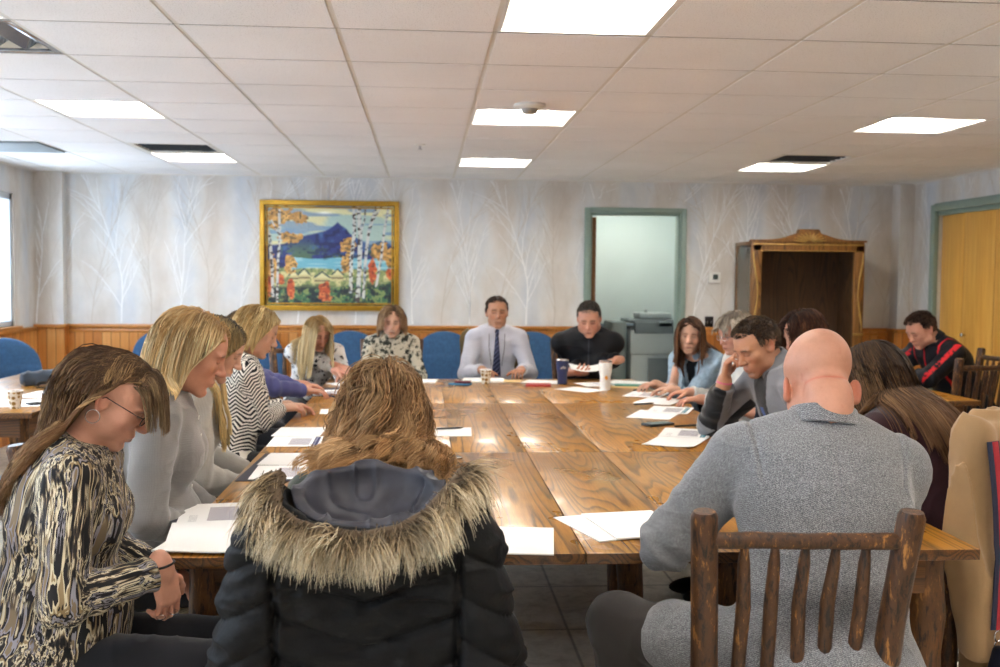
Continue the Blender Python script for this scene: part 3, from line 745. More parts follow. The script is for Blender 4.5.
def m_oak(name, lo, mid, hi, rough=.26, sc=1.0, axis='Y', coat=.3):
    """plain-sawn oak with cathedral figure, grain along one axis"""
    t = NT(name, rough, spec=.5); o = t.coord('Object')
    st = {'Y': (1, .085, 1), 'X': (.085, 1, 1), 'Z': (1, 1, .085)}[axis]; fi = {'Y': (60, 2.2, 60), 'X': (2.2, 60, 60), 'Z': (60, 60, 2.2)}[axis]
    m = t.mapping(o, st); n = t.noise(m, 6.2 * sc, 1.3, .42, .12); r = t.math('FRACT', t.math('MULTIPLY', n, 24))
    ring = t.ramp(r, [(0, 0.0), (.45, .15), (.68, .55), (.82, 1.0), (.90, .9), (1, 0.0)]); pores = t.noise(t.mapping(o, fi), 3.5, 3, .7); big = t.noise(m, 1.4, 2)
    w = t.math('ADD', t.math('MULTIPLY', ring, .42), t.math('MULTIPLY', pores, .80))
    c = t.ramp(w, [(.22, hi), (.50, mid), (.88, lo)]); c = t.mix(1.0, c, t.ramp(big, [(.3, .84), (.7, 1.06)]), 'MULTIPLY')
    t.base(c); t.bump(w, .12, .002); t.rough(t.ramp(t.noise(o, 3, 3), [(.3, rough * .8), (.7, rough * 1.3)])); t.b.inputs['Coat Weight'].default_value = coat; t.b.inputs['Coat Roughness'].default_value = .12; return t.m
def m_bark(name='hickory_pole', bark='#180E07', wood='#4C2E15', pale='#A06E36'):
    t = NT(name, .5, spec=.4); o = t.coord('Object'); m = t.mapping(o, (1, 1, .22)); a = t.noise(m, 60, 5, .7, .3); b = t.noise(o, 7, 2)
    c = t.ramp(a, [(.38, bark), (.48, wood), (.57, wood), (.66, pale)]); v = t.voro(t.mapping(o, (1, 1, .5)), 13, rnd=1)
    kn = t.ramp(v, [(.06, .35), (.12, 1.0)]); t.base(t.mix(.8, t.mix(1.0, c, t.ramp(b, [(.3, .7), (.7, 1.15)]), 'MULTIPLY'), kn, 'MULTIPLY')); t.bump(a, .5, .004); t.b.inputs['Coat Weight'].default_value = .15; return t.m
M_PAPERW = m_paper(); M_BIRCH = plain('birch_print', '#E6E6E6', .8, nscale=12, namp=.06); M_BIRCH2 = plain('pale_twig_print', '#BDB3A7', .8, nscale=12, namp=.06)
M_BOARDS = m_boards(); M_RAIL = plain('rail_varnish', '#B5752F', .35, nscale=30, namp=.1)
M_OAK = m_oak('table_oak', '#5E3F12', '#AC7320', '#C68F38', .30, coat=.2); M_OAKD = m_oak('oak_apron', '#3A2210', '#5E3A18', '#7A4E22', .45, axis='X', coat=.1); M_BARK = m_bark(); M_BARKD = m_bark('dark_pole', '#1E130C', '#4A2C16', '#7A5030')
M_SAGE = plain('sage_paint', '#82958B', .45, nscale=8, namp=.03); M_MINT = plain('mint_wall', '#BCCAC9', .6, nscale=3, namp=.02); M_GREYB = plain('grey_blue_panel', '#6B7C8C', .5, nscale=5, namp=.03)
M_WHITE = plain('white_enamel', '#DAD8D2', .4, nscale=20, namp=.02); M_LOUV = plain('bright_aluminium', '#B9C0C8', .18, 1.0, nscale=10); M_DARK = plain('dark_duct', '#22262A', .6, nscale=10)
M_LAMP = emis('lamp_diffuser', '#FFFAF2', 7.5)

def birch(mb, X, z0, z1, seed, w=.011, sx=1):
    """one printed birch: trunk and forked branches as flat shapes lying on the paper, in (u, z)"""
    r = random.Random(seed); out = []
    def seg(u, z, a, L, w, d):
        n = max(3, int(L / .07)); pts = [(u, z)]
        for i in range(n):
            a += r.gauss(0, .05); u += math.sin(a) * L / n; z += math.cos(a) * L / n; pts.append((u, z))
            if d < 3 and i > 0 and r.random() < (.75 if d == 0 else .55):
                sg = r.choice((-1, 1)); seg(u, z, a + sg * r.uniform(.22, .48), L * r.uniform(.20, .36), w * .55, d + 1)
        out.append((pts, w))
    seg(X, z0, r.gauss(0, .04), z1 - z0 + .05, w, 0); return out
def ribbons(mb, trees, place, mi, zlo, zhi, ulo=-1e9, uhi=1e9):
    for pts, w in trees:
        n = len(pts)
        for i in range(n - 1):
            (u0, z0), (u1, z1) = pts[i], pts[i + 1]
            if min(z0, z1) < zlo or max(z0, z1) > zhi or min(u0, u1) < ulo or max(u0, u1) > uhi: continue
            dx, dz = u1 - u0, z1 - z0; L = math.hypot(dx, dz) + 1e-6; nx, nz = dz / L, -dx / L; w0 = w * (1 - .7 * i / n) / 2; w1 = w * (1 - .7 * (i + 1) / n) / 2
            q = [(u0 - nx * w0, z0 - nz * w0), (u0 + nx * w0, z0 + nz * w0), (u1 + nx * w1, z1 + nz * w1), (u1 - nx * w1, z1 - nz * w1)]
            mb.add([place(a, b) for a, b in q], [(0, 1, 2, 3)], mi)
def wall(name, boxes, place=None, span=None, holes=(), step=.275, seed=0, zl=1.03):
    mb = MB()
    for c, d in boxes: mb.box(c, d)
    if place:
        u = span[0]; k = 0
        while u < span[1]:
            k += 1; tr = birch(mb, u, zl, ZC, seed * 100 + k % 7, .016 if k % 2 else .009)
            tr = [([(a + 0, b) for a, b in pts], w) for pts, w in tr]
            ok = [(p, w) for p, w in tr if not any(h[0] - .01 < q[0] < h[1] + .01 and q[1] < h[2] + .01 for h in holes for q in p)]
            ribbons(mb, ok, place, 1 if k % 2 else 2, zl, ZC - .004, span[0], span[1]); u += step
    o = mb.obj(name, [M_PAPERW, M_BIRCH, M_BIRCH2]); return tag(o, kind='structure')
DX0, DX1, DZ = 1.60, 2.50, 2.13
T = .12
wall('wall_back', [((XL / 2 + DX0 / 2, YB + T / 2, ZC / 2), (DX0 - XL, T, ZC)), ((DX1 / 2 + XR / 2, YB + T / 2, ZC / 2), (XR - DX1, T, ZC)), (((DX0 + DX1) / 2, YB + T / 2, (DZ + ZC) / 2), (DX1 - DX0, T, ZC - DZ))],
     lambda u, z: (u, YB - .0015, z), (XL + .2, XR - .1), [(DX0 - .06, DX1 + .06, DZ + .06)], seed=1)
# pilasters in both far corners
wall('wall_pilaster_left', [((XL + .127, YB - .055, ZC / 2), (.254, .11, ZC))], lambda u, z: (u, YB - .1115, z), (XL + .01, XL + .25), step=.15, seed=2)
wall('wall_pilaster_right', [((XR - .075, YB - .085, ZC / 2), (.15, .17, ZC))], lambda u, z: (u, YB - .1715, z), (XR - .145, XR - .01), step=.12, seed=3)
# left wall with a row of windows
WINS = [(7.75, 9.44), (5.0, 7.0), (2.2, 4.2), (-.6, 1.4)]; WZ0, WZ1 = 1.02, 2.19
bx = []; ys = [YF] + [y for w in sorted(WINS) for y in w] + [YB + T]
for i in range(0, len(ys), 2): bx.append(((XL - .10, (ys[i] + ys[i + 1]) / 2, ZC / 2), (.20, ys[i + 1] - ys[i], ZC)))
for a, b in WINS: bx += [((XL - .10, (a + b) / 2, WZ0 / 2), (.20, b - a, WZ0)), ((XL - .10, (a + b) / 2, (WZ1 + ZC) / 2), (.20, b - a, ZC - WZ1))]
wall('wall_left', bx, lambda u, z: (XL + .0015, u, z), (YF, YB), [(a, b, 9) for a, b in WINS], seed=4)
M_WINF = plain('window_white', '#C4CBD2', .4, nscale=8, namp=.02); M_SHADE = None
def glassm():
    t = NT('window_glass', .02); t.base('#FFFFFF'); t.b.inputs['Transmission Weight'].default_value = 1; t.b.inputs['IOR'].default_value = 1.01; t.b.inputs['Alpha'].default_value = .15; return t.m
M_GLASS = glassm()
for i, (a, b) in enumerate(sorted(WINS, reverse=True)):
    f = MB(); m = (a + b) / 2; x = XL - .06
    for c, d in (((x, m, WZ1 - .03), (.09, b - a, .06)), ((x, m, WZ0 + .025), (.09, b - a, .05)), ((x, a + .025, (WZ0 + WZ1) / 2), (.09, .05, WZ1 - WZ0)), ((x, b - .025, (WZ0 + WZ1) / 2), (.09, .05, WZ1 - WZ0)), ((x, m, (WZ0 + WZ1) / 2), (.05, .05, WZ1 - WZ0))): f.box(c, d, bev=.004)
    o = tag(f.obj('window_%d' % (i + 1), M_WINF), kind='structure'); g = MB(); g.box((x, m, (WZ0 + WZ1) / 2), (.006, b - a - .06, WZ1 - WZ0 - .06)); g.obj('pane', M_GLASS, o)
    s = MB(); s.box((XL + .0, m, WZ0 - .012), (.10, b - a + .1, .024), bev=.005); s.obj('sill', M_RAIL, o)
# right wall with the folding closet doors
CY0, CY1, CZ = 6.2, 9.40, 2.14
wall('wall_right', [((XR + T / 2, (YF + CY0) / 2, ZC / 2), (T, CY0 - YF, ZC)), ((XR + T / 2, (CY1 + YB + T) / 2, ZC / 2), (T, YB + T - CY1, ZC)), ((XR + T / 2, (CY0 + CY1) / 2, (CZ + ZC) / 2), (T, CY1 - CY0, ZC - CZ)), ((XR + .75, (CY0 + CY1) / 2, ZC / 2), (.04, CY1 - CY0 + .2, ZC)), ((XR + .43, CY0 - .06, ZC / 2), (.66, .06, ZC)), ((XR + .43, CY1 + .06, ZC / 2), (.66, .06, ZC)), ((XR + .43, (CY0 + CY1) / 2, ZC + .03), (.7, CY1 - CY0 + .2, .06))],
     lambda u, z: (XR - .0015, u, z), (YF, YB), [(CY0 - .06, CY1 + .06, CZ + .06)], seed=5)
wall('wall_front', [((XL / 2 + XR / 2, YF - T / 2, ZC / 2), (XR - XL + .3, T, ZC))])
fr = MB()
for c, d in (((XR - .012, CY1 + .03, CZ / 2 + .03), (.05, .075, CZ + .06)), ((XR - .012, CY0 - .03, CZ / 2 + .03), (.05, .075, CZ + .06)), ((XR - .012, (CY0 + CY1) / 2, CZ + .035), (.05, CY1 - CY0, .075)), ((XR + .05, (CY0 + CY1) / 2, CZ - .02), (.1, CY1 - CY0, .04))): fr.box(c, d, bev=.004)
dr = tag(fr.obj('door_2', M_SAGE), kind='structure')
def m_closet():
    t = NT('yellow_oak_veneer', .4, spec=.4); o = t.coord(); n = t.noise(t.mapping(o, (1, 1, .05)), 34, 4, .6); b = t.noise(t.mapping(o, (1, 1, .12)), 5, 2)
    t.base(t.mix(1.0, t.ramp(n, [(.3, '#C8923F'), (.6, '#DBA852'), (.8, '#E2B564')]), t.ramp(b, [(.3, .9), (.7, 1.05)]), 'MULTIPLY')); t.bump(n, .08, .002); return t.m
M_CLOSET = m_closet(); n = 7; w = (CY1 - CY0) / n
for i in range(n):
    y = CY1 - w * (i + .5); zz = R(4) * (1 if i % 2 else -1); p = MB(); p.box((0, 0, 0), (.03, w - .006, CZ - .06), bev=.004); po = p.obj('leaf', M_CLOSET, dr); po.location = (XR + .045, y, CZ / 2 - .01); po.rotation_euler = (0, 0, zz)
    if i % 2 == 1: k = MB(); k.lathe([(.008, 0), (.008, .02), (.017, .028), (.019, .036), (.012, .044), (0.001, .046)], 14, M=TM((-.016, w * .36, -.05), (0, R(-90), 0))); k.obj('knob', M_SILVER, po)
# wainscot, rail, skirting
def trim(name, boxes, mat, bev=.0):
    mb = MB()
    for c, d in boxes: mb.box(c, d, bev=bev)
    return tag(mb.obj(name, mat), kind='structure')
WT, H1 = .018, .985
segs = [((XL + .254, DX0 - .06)), ((DX1 + .06, XR - .15))]
trim('trim_1', [(((a + b) / 2, YB - WT / 2, H1 / 2), (b - a, WT, H1)) for a, b in segs] + [((XL + .127, YB - .11 - WT / 2, H1 / 2), (.254 + .018, WT, H1)), ((XL + .254 + .009, YB - .055, H1 / 2), (.018, .11, H1)), ((XR - .075, YB - .17 - WT / 2, H1 / 2), (.15, WT, H1)), ((XR - .15 - .009, YB - .085, H1 / 2), (.018, .17, H1))], M_BOARDS)
trim('trim_2', [((XL + WT / 2, (YF + YB) / 2 - .06, H1 / 2), (WT, YB - YF - .13, H1))], M_BOARDS)
trim('trim_3', [((XR - WT / 2, (YF + CY0) / 2 - .04, H1 / 2), (WT, CY0 - YF - .1, H1)), ((XR - WT / 2, CY1 + .23, H1 / 2), (WT, .28, H1))], M_BOARDS)
RZ = H1 + .015
trim('trim_4', [(((a + b) / 2, YB - .02, RZ), (b - a, .045, .034)) for a, b in segs] + [((XL + .127 + .01, YB - .135, RZ), (.29, .05, .034)), ((XL + .27, YB - .07, RZ), (.04, .1, .034)), ((XR - .085, YB - .195, RZ), (.18, .045, .034)), ((XR - .17, YB - .10, RZ), (.04, .16, .034)), ((XL + .02, (YF + YB) / 2 - .08, RZ - .02), (.045, YB - YF - .2, .034)), ((XR - .02, (YF + CY0) / 2 - .04, RZ), (.045, CY0 - YF - .1, .034))], M_RAIL, .008)
trim('trim_5', [(((a + b) / 2, YB - .012, RZ - .045), (b - a, .024, .03)) for a, b in segs], M_RAIL, .006)
# floor
def m_floor():
    t = NT('floor_tile', .5, spec=.4); o = t.coord(); s = t.sep(o)
    fx = t.math('FRACT', t.math('DIVIDE', s[0], .61)); fy = t.math('FRACT', t.math('DIVIDE', s[1], .61))
    n = t.noise(o, 14, 6, .7, .6); c = t.ramp(n, [(.3, '#B5AE9E'), (.5, '#D6D0C2'), (.7, '#E8E3D6')])
    g = t.math('MINIMUM', t.math('MINIMUM', fx, t.math('SUBTRACT', 1, fx)), t.math('MINIMUM', fy, t.math('SUBTRACT', 1, fy)))
    t.base(t.mix(1.0, c, t.ramp(g, [(.006, .45), (.014, 1.0)]), 'MULTIPLY')); t.bump(n, .15, .003); return t.m
fl = MB(); fl.box(((XL + XR) / 2, (YF + 11.8) / 2, -.05), (XR - XL + 1.9, 11.8 - YF + .2, .10)); tag(fl.obj('floor', m_floor()), kind='structure')
# ceiling with lay-in tiles
def m_tile():
    t = NT('ceiling_tile', .95, spec=.1); o = t.coord(); sp = t.noise(o, 170, 2, .8); b = t.noise(o, 1.2, 2)
    t.base(t.mix(1.0, t.ramp(sp, [(.30, '#BAB7B6'), (.40, '#E9E8E8'), (.6, '#EEEDEE')]), t.ramp(b, [(.3, .96), (.7, 1.03)]), 'MULTIPLY')); t.bump(sp, .5, .003); return t.m
M_TILE = m_tile(); M_TBAR = plain('grid_bar', '#D8D4CC', .5, nscale=5, namp=.04); GX, GY, GS = -.341, 4.083, .6096
LIGHTS = [(i, j) for i in (-3, 1, 5) for j in (-9, -5, -1, 3, 7)]; VENTS = [(-3, 0), (-3, 6), (5, 6)]; PANELS = [(-5, 6)]
cm = MB(); cm.box(((XL + XR) / 2, (YF + YB) / 2, ZC + .12 + .1), (XR - XL + .4, YB - YF + .4, .10), 1)
for i in range(-6, 9):
    for j in range(-11, 10):
        if (i, j) in LIGHTS or (i, j) in VENTS: continue
        x0, x1, y0, y1 = GX + i * GS + .011, GX + (i + 1) * GS - .011, GY + j * GS + .009, GY + (j + 1) * GS - .009
        x0, x1, y0, y1 = max(x0, XL), min(x1, XR), max(y0, YF), min(y1, YB)
        if x1 - x0 < .02 or y1 - y0 < .02: continue
        cm.box(((x0 + x1) / 2, (y0 + y1) / 2, ZC + .004), (x1 - x0, y1 - y0, .016), 0)
for i in range(-5, 9):
    if XL < GX + i * GS < XR: cm.box((GX + i * GS, (YF + YB) / 2, ZC + .0015), (.021, YB - YF, .006), 1)
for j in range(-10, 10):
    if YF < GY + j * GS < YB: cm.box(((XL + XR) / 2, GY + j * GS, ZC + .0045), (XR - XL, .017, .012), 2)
tag(cm.obj('ceiling', [M_TILE, M_TBAR, plain('shadow_bar', '#7C746A', .7, nscale=9)]), kind='structure')  # cross bars get a darker colour that paints in the shadow gaps between tiles
trim('trim_6', [((XL / 2 + XR / 2, YB - .008, ZC - .006), (XR - XL, .016, .016)), ((XL + .008, (YF + YB) / 2, ZC - .006), (.016, YB - YF, .016)), ((XR - .008, (YF + YB) / 2, ZC - .006), (.016, YB - YF, .016))], M_TBAR)
def light_name(i, j):
    col = {-3: 'window-side row', 1: 'row over the big table', 5: 'closet-side row'}[i]; dist = {-9: 'behind the camera end', -5: 'above the viewer', -1: 'nearest to the viewer', 3: 'midway down the room', 7: 'by the far wall'}[j]
    return 'square fluorescent ceiling light in the %s, %s' % (col, dist)
def make_light():
    r = empty('ceiling_light'); f = MB(); h = .29
    for c, d in (((0, h, .004), (.59, .014, .014)), ((0, -h, .004), (.59, .014, .014)), ((h, 0, .004), (.014, .566, .014)), ((-h, 0, .004), (.014, .566, .014))): f.box(c, d)
    f.obj('frame', M_WHITE, r); t = MB()
    a, b, z1 = .284, .19, .085
    vs = [(sx * a, sy * a, .004) for sx, sy in ((-1, -1), (1, -1), (1, 1), (-1, 1))] + [(sx * b, sy * (a - .02), z1) for sx, sy in ((-1, -1), (1, -1), (1, 1), (-1, 1))]
    t.add(vs, [(0, 4, 5, 1), (1, 5, 6, 2), (2, 6, 7, 3), (3, 7, 4, 0)]); t.obj('reflector', M_WHITE, r)
    e = MB(); e.box((0, 0, z1 - .006), (2 * b - .002, 2 * a - .044, .01)); e.box((-.095, 0, z1 - .022), (.17, 2 * a - .05, .024), bev=.01); e.box((.095, 0, z1 - .022), (.17, 2 * a - .05, .024), bev=.01); e.obj('diffuser', M_LAMP, r); return r
L0 = make_light()
for k, (i, j) in enumerate(LIGHTS):
    o = L0 if k == 0 else copy_tree(L0); o.location = (GX + (i + .5) * GS, GY + (j + .5) * GS, ZC); tag(o, light_name(i, j), 'ceiling light', 'square ceiling lights')
def make_vent(dark):
    r = empty('ceiling_vent'); f = MB()
    for c, d in (((0, .28, .004), (.59, .03, .016)), ((0, -.28, .004), (.59, .03, .016)), ((.28, 0, .004), (.03, .53, .016)), ((-.28, 0, .004), (.03, .53, .016))): f.box(c, d, bev=.003)
    f.obj('frame', M_LOUV if not dark else M_TBAR, r); b = MB(); b.box((0, 0, .075), (.57, .57, .01)); b.obj('duct', M_DARK, r); s = MB(); n = 4 if not dark else 3
    for k in range(n if not dark else 0):
        x = -.2 + .4 * k / (n - 1); s.add([(x - .055, -.262, .004), (x - .055, .262, .004), (x + .02, .262, .055), (x + .02, -.262, .055), (x - .05, -.262, .002), (x - .05, .262, .002), (x + .025, .262, .053), (x + .025, -.262, .053)], [(0, 1, 2, 3), (7, 6, 5, 4), (0, 4, 5, 1), (3, 2, 6, 7), (0, 3, 7, 4), (1, 5, 6, 2)])
    if dark:
        for k in range(5): s.box((0, -.2 + .1 * k, .03), (.53, .012, .05))
    s.obj('louvre', M_LOUV if not dark else M_DARK, r); return r
for (i, j), lb, dk in zip(VENTS, ('shiny slatted ceiling vent beside the window-side light near the viewer', 'dark slotted ceiling vent in front of the far window-side light', 'dust-stained dark ceiling vent in front of the far closet-side light'), (0, 1, 1)):
    o = make_vent(dk); o.location = (GX + (i + .5) * GS, GY + (j + .5) * GS, ZC); tag(o, lb, 'vent')
p = MB(); p.box((0, 0, 0), (.58, .585, .012), bev=.003); o = p.obj('ceiling_panel', plain('grey_panel', '#8E979C', .6, nscale=6)); o.location = (GX - 4.5 * GS, GY + 6.5 * GS, ZC - .011); tag(o, 'plain grey square panel in the ceiling near the window corner', 'ceiling panel')
sd = empty('smoke_detector', (.571, 5.72, ZC - .004), 0, 'round white smoke detector on the ceiling before the middle light', 'smoke detector')
b = MB(); b.lathe([(.085, .0), (.088, -.012), (.078, -.022), (.05, -.026)], 28); b.obj('base', M_WHITE, sd); b = MB(); b.lathe([(.048, -.025), (.046, -.04), (.036, -.052), (.012, -.056)], 24); b.obj('sensor', plain('detector_sensor', '#8F8C86', .4, nscale=9), sd)
sp = empty('ceiling_sprinkler', (-.038, 7.53, ZC - .004), 0, 'small round sprinkler head in the ceiling tile', 'sprinkler'); b = MB(); b.lathe([(.04, 0), (.04, -.006), (.02, -.010)], 18); b.obj('plate', M_WHITE, sp); b = MB(); b.lathe([(.009, -.008), (.009, -.03), (.018, -.033), (.018, -.036)], 12); b.obj('nozzle', M_SILVER, sp)
# doorway and the room behind it
fr = MB()
for c, d in (((DX0 - .025, YB - .012, DZ / 2 + .02), (.055, .05, DZ + .05)), ((DX1 + .025, YB - .012, DZ / 2 + .02), (.055, .05, DZ + .05)), (((DX0 + DX1) / 2, YB - .012, DZ + .022), (DX1 - DX0, .05, .05)), ((DX0 + .012, YB + .06, DZ / 2), (.024, .13, DZ)), ((DX1 - .012, YB + .06, DZ / 2), (.024, .13, DZ)), (((DX0 + DX1) / 2, YB + .06, DZ - .012), (DX1 - DX0, .13, .024))): fr.box(c, d, bev=.004)
d1 = tag(fr.obj('door_1', M_SAGE), kind='structure'); lf = MB(); lf.box((DX0 + .078, YB + .62, DZ / 2 - .01), (.04, .86, DZ - .05), bev=.003); lf.obj('leaf', plain('brown_door', '#7A4E22', .4, nscale=20), d1)
AY = 11.55
def sbox(name, c, d, m): b = MB(); b.box(c, d); return tag(b.obj(name, m), kind='structure')
b = MB(); b.box((2.1, AY + .05, 1.8), (2.2, .1, 1.68)); b.box((2.1, AY + .05, .48), (2.2, .1, .96), 1); b.box((2.1, AY - .006, .965), (2.2, .02, .03), 1); tag(b.obj('wall_alcove_back', [M_MINT, M_GREYB]), kind='structure')
sbox('wall_alcove_left', (1.28, 10.85, 1.22), (.1, 1.4, 2.6), M_MINT); sbox('wall_alcove_right', (3.0, 10.85, 1.22), (.1, 1.4, 2.6), M_MINT); sbox('ceiling_alcove', (2.1, 10.87, 2.62), (2.0, 1.45, .1), M_MINT)
o = copy_tree(L0); o.location = (2.15, 10.75, 2.43); tag(o, 'square ceiling light of the copier alcove behind the doorway', 'ceiling light')
# ------------------------------------------------------------------ furniture
def log_tube(mb, a, b, r0, r1, seed, n=12, seg=8, wob=.004, mi=0, sub=1.0):
    r = random.Random(seed); a, b = Vector(a), Vector(b); pts = []; rd = []
    for i in range(seg + 1):
        t = i / seg; p = a.lerp(b, t); p += Vector((r.gauss(0, wob), r.gauss(0, wob), r.gauss(0, wob) * .3)) * (1 if 0 < i < seg else 0); pts.append(p); rd.append((r0 + (r1 - r0) * t) * (1 + r.gauss(0, .035)))
    if r0 > .02: pts = [pts[0] + (pts[0] - pts[1]).normalized() * .006] + pts + [pts[-1] + (pts[-1] - pts[-2]).normalized() * .006]; rd = [rd[0] * .8] + rd + [rd[-1] * .8]
    return mb.tube(pts, rd, n, mi, jit=.05, seed=seed)
M_WEAVE = None
def m_weave():
    t = NT('woven_rush', .8, spec=.2); o = t.coord(); s = t.sep(o)
    a = t.math('SINE', t.math('MULTIPLY', s[0], 420)); b = t.math('SINE', t.math('MULTIPLY', s[1], 420)); v = t.math('MULTIPLY', a, b); n = t.noise(o, 90, 3)
    w = t.math('ADD', t.math('MULTIPLY', v, .25), n); t.base(t.ramp(w, [(.3, '#6B5C45'), (.5, '#9C8B6C'), (.75, '#BBAA88')])); t.bump(w, .7, .006); return t.m
M_WEAVE = m_weave()
def hickory_chair(seed=0, top=.985, w=.395, mat=None):
    """log chair: its back towards -y; seat .45"""
    r = empty('log_chair'); M = mat or M_BARK; hw = w / 2; hf = hw + .03
    for i, sx in enumerate((-1, 1)):
        m = MB(); log_tube(m, (sx * hw, -.20, .0), (sx * hw, -.21, .46), .029, .028, seed + i); m2 = MB()
        mb = MB(); mb.tube([(sx * hw * .97, -.20, 0), (sx * hw, -.205, .22), (sx * hw, -.21, .46), (sx * (hw + .012), -.245, .72), (sx * (hw + .028), -.295, top - .012), (sx * (hw + .0285), -.2965, top)], [.031, .030, .031, .030, .0295, .024], 14, jit=.07, seed=seed + i); mb.obj('back_post', M, r)
        mb = MB(); log_tube(mb, (sx * hf, .23, 0), (sx * hf, .23, .475), .028, .027, seed + 4 + i); mb.obj('leg', M, r)
        mb = MB()
        for z in (.16, .29): log_tube(mb, (sx * (hw + .01), -.185, z), (sx * hf, .21, z), .014, .014, seed + 9 + i + int(z * 50))
        mb.obj('stretcher', M, r)
    mb = MB(); log_tube(mb, (-hw - .005, -.287, top - .065), (hw + .005, -.287, top - .068), .0185, .0185, seed + 20, wob=.003, seg=10); mb.obj('top_rail', M, r)
    mb = MB(); log_tube(mb, (-hw, -.215, .515), (hw, -.215, .515), .016, .016, seed + 21, wob=.002); mb.obj('lower_rail', M, r)
    for k in range(5):
        x = (k - 2) * (w * .165) ; mb = MB(); rr = random.Random(seed * 7 + k)
        mb.tube([(x * .96, -.215, .50), (x + rr.gauss(0, .002), -.232, .62), (x + rr.gauss(0, .003), -.257, .77), (x * 1.02, -.276, top - .118), (x * 1.03, -.286, top - .064)], [.010, .0155, .0165, .0135, .007], 10, jit=.10, seed=seed + k); mb.obj('spindle', M, r)
    for z in (.20, .33):
        mb = MB(); log_tube(mb, (-hf, .232, z), (hf, .232, z), .014, .014, seed + 33); mb.obj('stretcher', M, r)
    mb = MB(); log_tube(mb, (-hw, -.205, .24), (hw, -.205, .24), .014, .014, seed + 35); mb.obj('stretcher', M, r)
    mb = MB(); log_tube(mb, (-hf, .235, .445), (hf, .235, .445), .017, .017, seed + 36); log_tube(mb, (-hw, -.205, .445), (hw, -.205, .445), .017, .017, seed + 37)
    for sx in (-1, 1): log_tube(mb, (sx * hw, -.2, .445), (sx * hf, .23, .445), .017, .017, seed + 38)
    mb.obj('seat_frame', M, r)
    S = Sdf(); S.bx((0, .012, .436), (hf - .004, .205, .017), None, .01, rd=.012); V, Q = S.mesh(.008); V[:, 2] -= .010 * np.exp(-((V[:, 0] / .15) ** 2 + ((V[:, 1]) / .14) ** 2)); mesh_obj('seat', V, Q, M_WEAVE, r)
    return r
def place(o, loc, heading_deg, label, cat='chair', group=None):
    o.location = (loc[0], loc[1], loc[2] if len(loc) > 2 else 0); o.rotation_euler = (0, 0, -R(heading_deg)); return tag(o, label, cat, group)
# the six joined drop-leaf tables
def log_leg(mb, x, y, z1, r, seed): 
    rr = random.Random(seed); pts = [(x, y, 0)] + [(x + rr.gauss(0, .003), y + rr.gauss(0, .003), z1 * t) for t in (.15, .3, .45, .6, .75, .9)] + [(x, y, z1)]; mb.tube(pts, [r * (1 + rr.gauss(0, .03)) for _ in pts], 14, jit=.05, seed=seed)
def table(name, x0, x1, y0, y1, leaf, label, group, seed=0, legr=.056, mat=None, bars=True):
    cx, cy = (x0 + x1) / 2, (y0 + y1) / 2; r = empty(name, (cx, cy, 0), 0, label, 'table', group); M = mat or M_OAK
    def board(nm, a, b, mm):
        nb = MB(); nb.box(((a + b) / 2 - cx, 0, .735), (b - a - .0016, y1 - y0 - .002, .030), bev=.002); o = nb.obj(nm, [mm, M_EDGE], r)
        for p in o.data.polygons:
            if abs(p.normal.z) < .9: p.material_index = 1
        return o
    board('tabletop', x0, x1, M)
    if leaf: board('leaf', leaf[0], leaf[1], M2)
    a = MB(); ix, iy = .075, .075
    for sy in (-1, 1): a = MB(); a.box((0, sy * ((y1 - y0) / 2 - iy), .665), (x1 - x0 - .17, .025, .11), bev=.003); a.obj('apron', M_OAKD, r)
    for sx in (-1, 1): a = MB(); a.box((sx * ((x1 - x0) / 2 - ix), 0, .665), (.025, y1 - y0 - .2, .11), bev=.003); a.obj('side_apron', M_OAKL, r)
    if bars and leaf:
        lx = (leaf[0] + leaf[1]) / 2 - cx
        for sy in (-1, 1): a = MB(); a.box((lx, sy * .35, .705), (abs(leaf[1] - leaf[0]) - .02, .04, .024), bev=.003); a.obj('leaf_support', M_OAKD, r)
    for sx in (-1, 1):
        for sy in (-1, 1):
            l = MB(); log_leg(l, sx * ((x1 - x0) / 2 - .105), sy * ((y1 - y0) / 2 - .115), .718, legr, seed * 11 + sx + 3 * sy + 5); l.obj('leg', M_BARKT, r)
    return r
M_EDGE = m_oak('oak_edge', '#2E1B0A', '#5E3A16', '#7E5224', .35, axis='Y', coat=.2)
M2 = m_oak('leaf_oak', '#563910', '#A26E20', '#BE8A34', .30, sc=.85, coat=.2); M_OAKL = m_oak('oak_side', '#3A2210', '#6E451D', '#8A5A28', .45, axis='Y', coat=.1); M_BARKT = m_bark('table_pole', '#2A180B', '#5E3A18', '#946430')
YS = [(2.695, 4.305), (4.31, 6.015), (6.02, 7.46)]; wh = ('near end', 'middle', 'far end')
for k, (a, b) in enumerate(YS):
    table('oak_table', -.68, .118, a, b, (.118, .432), 'oak table with drop leaf, window-side half of the %s of the joined tables' % wh[k], 'joined oak tables', k)
    table('oak_table', .752, 1.523, a, b, (.433, .752), 'oak table with drop leaf, closet-side half of the %s of the joined tables' % wh[k], 'joined oak tables', k + 5)
table('oak_table', -2.95, -2.06, 5.58, 7.85, None, 'small oak table by the window holding a patterned cup', None, 21, .05)
table('oak_table', 2.60, 3.43, 6.12, 7.85, None, 'oak side table where the man in black and red track jacket sits', None, 27, .05)

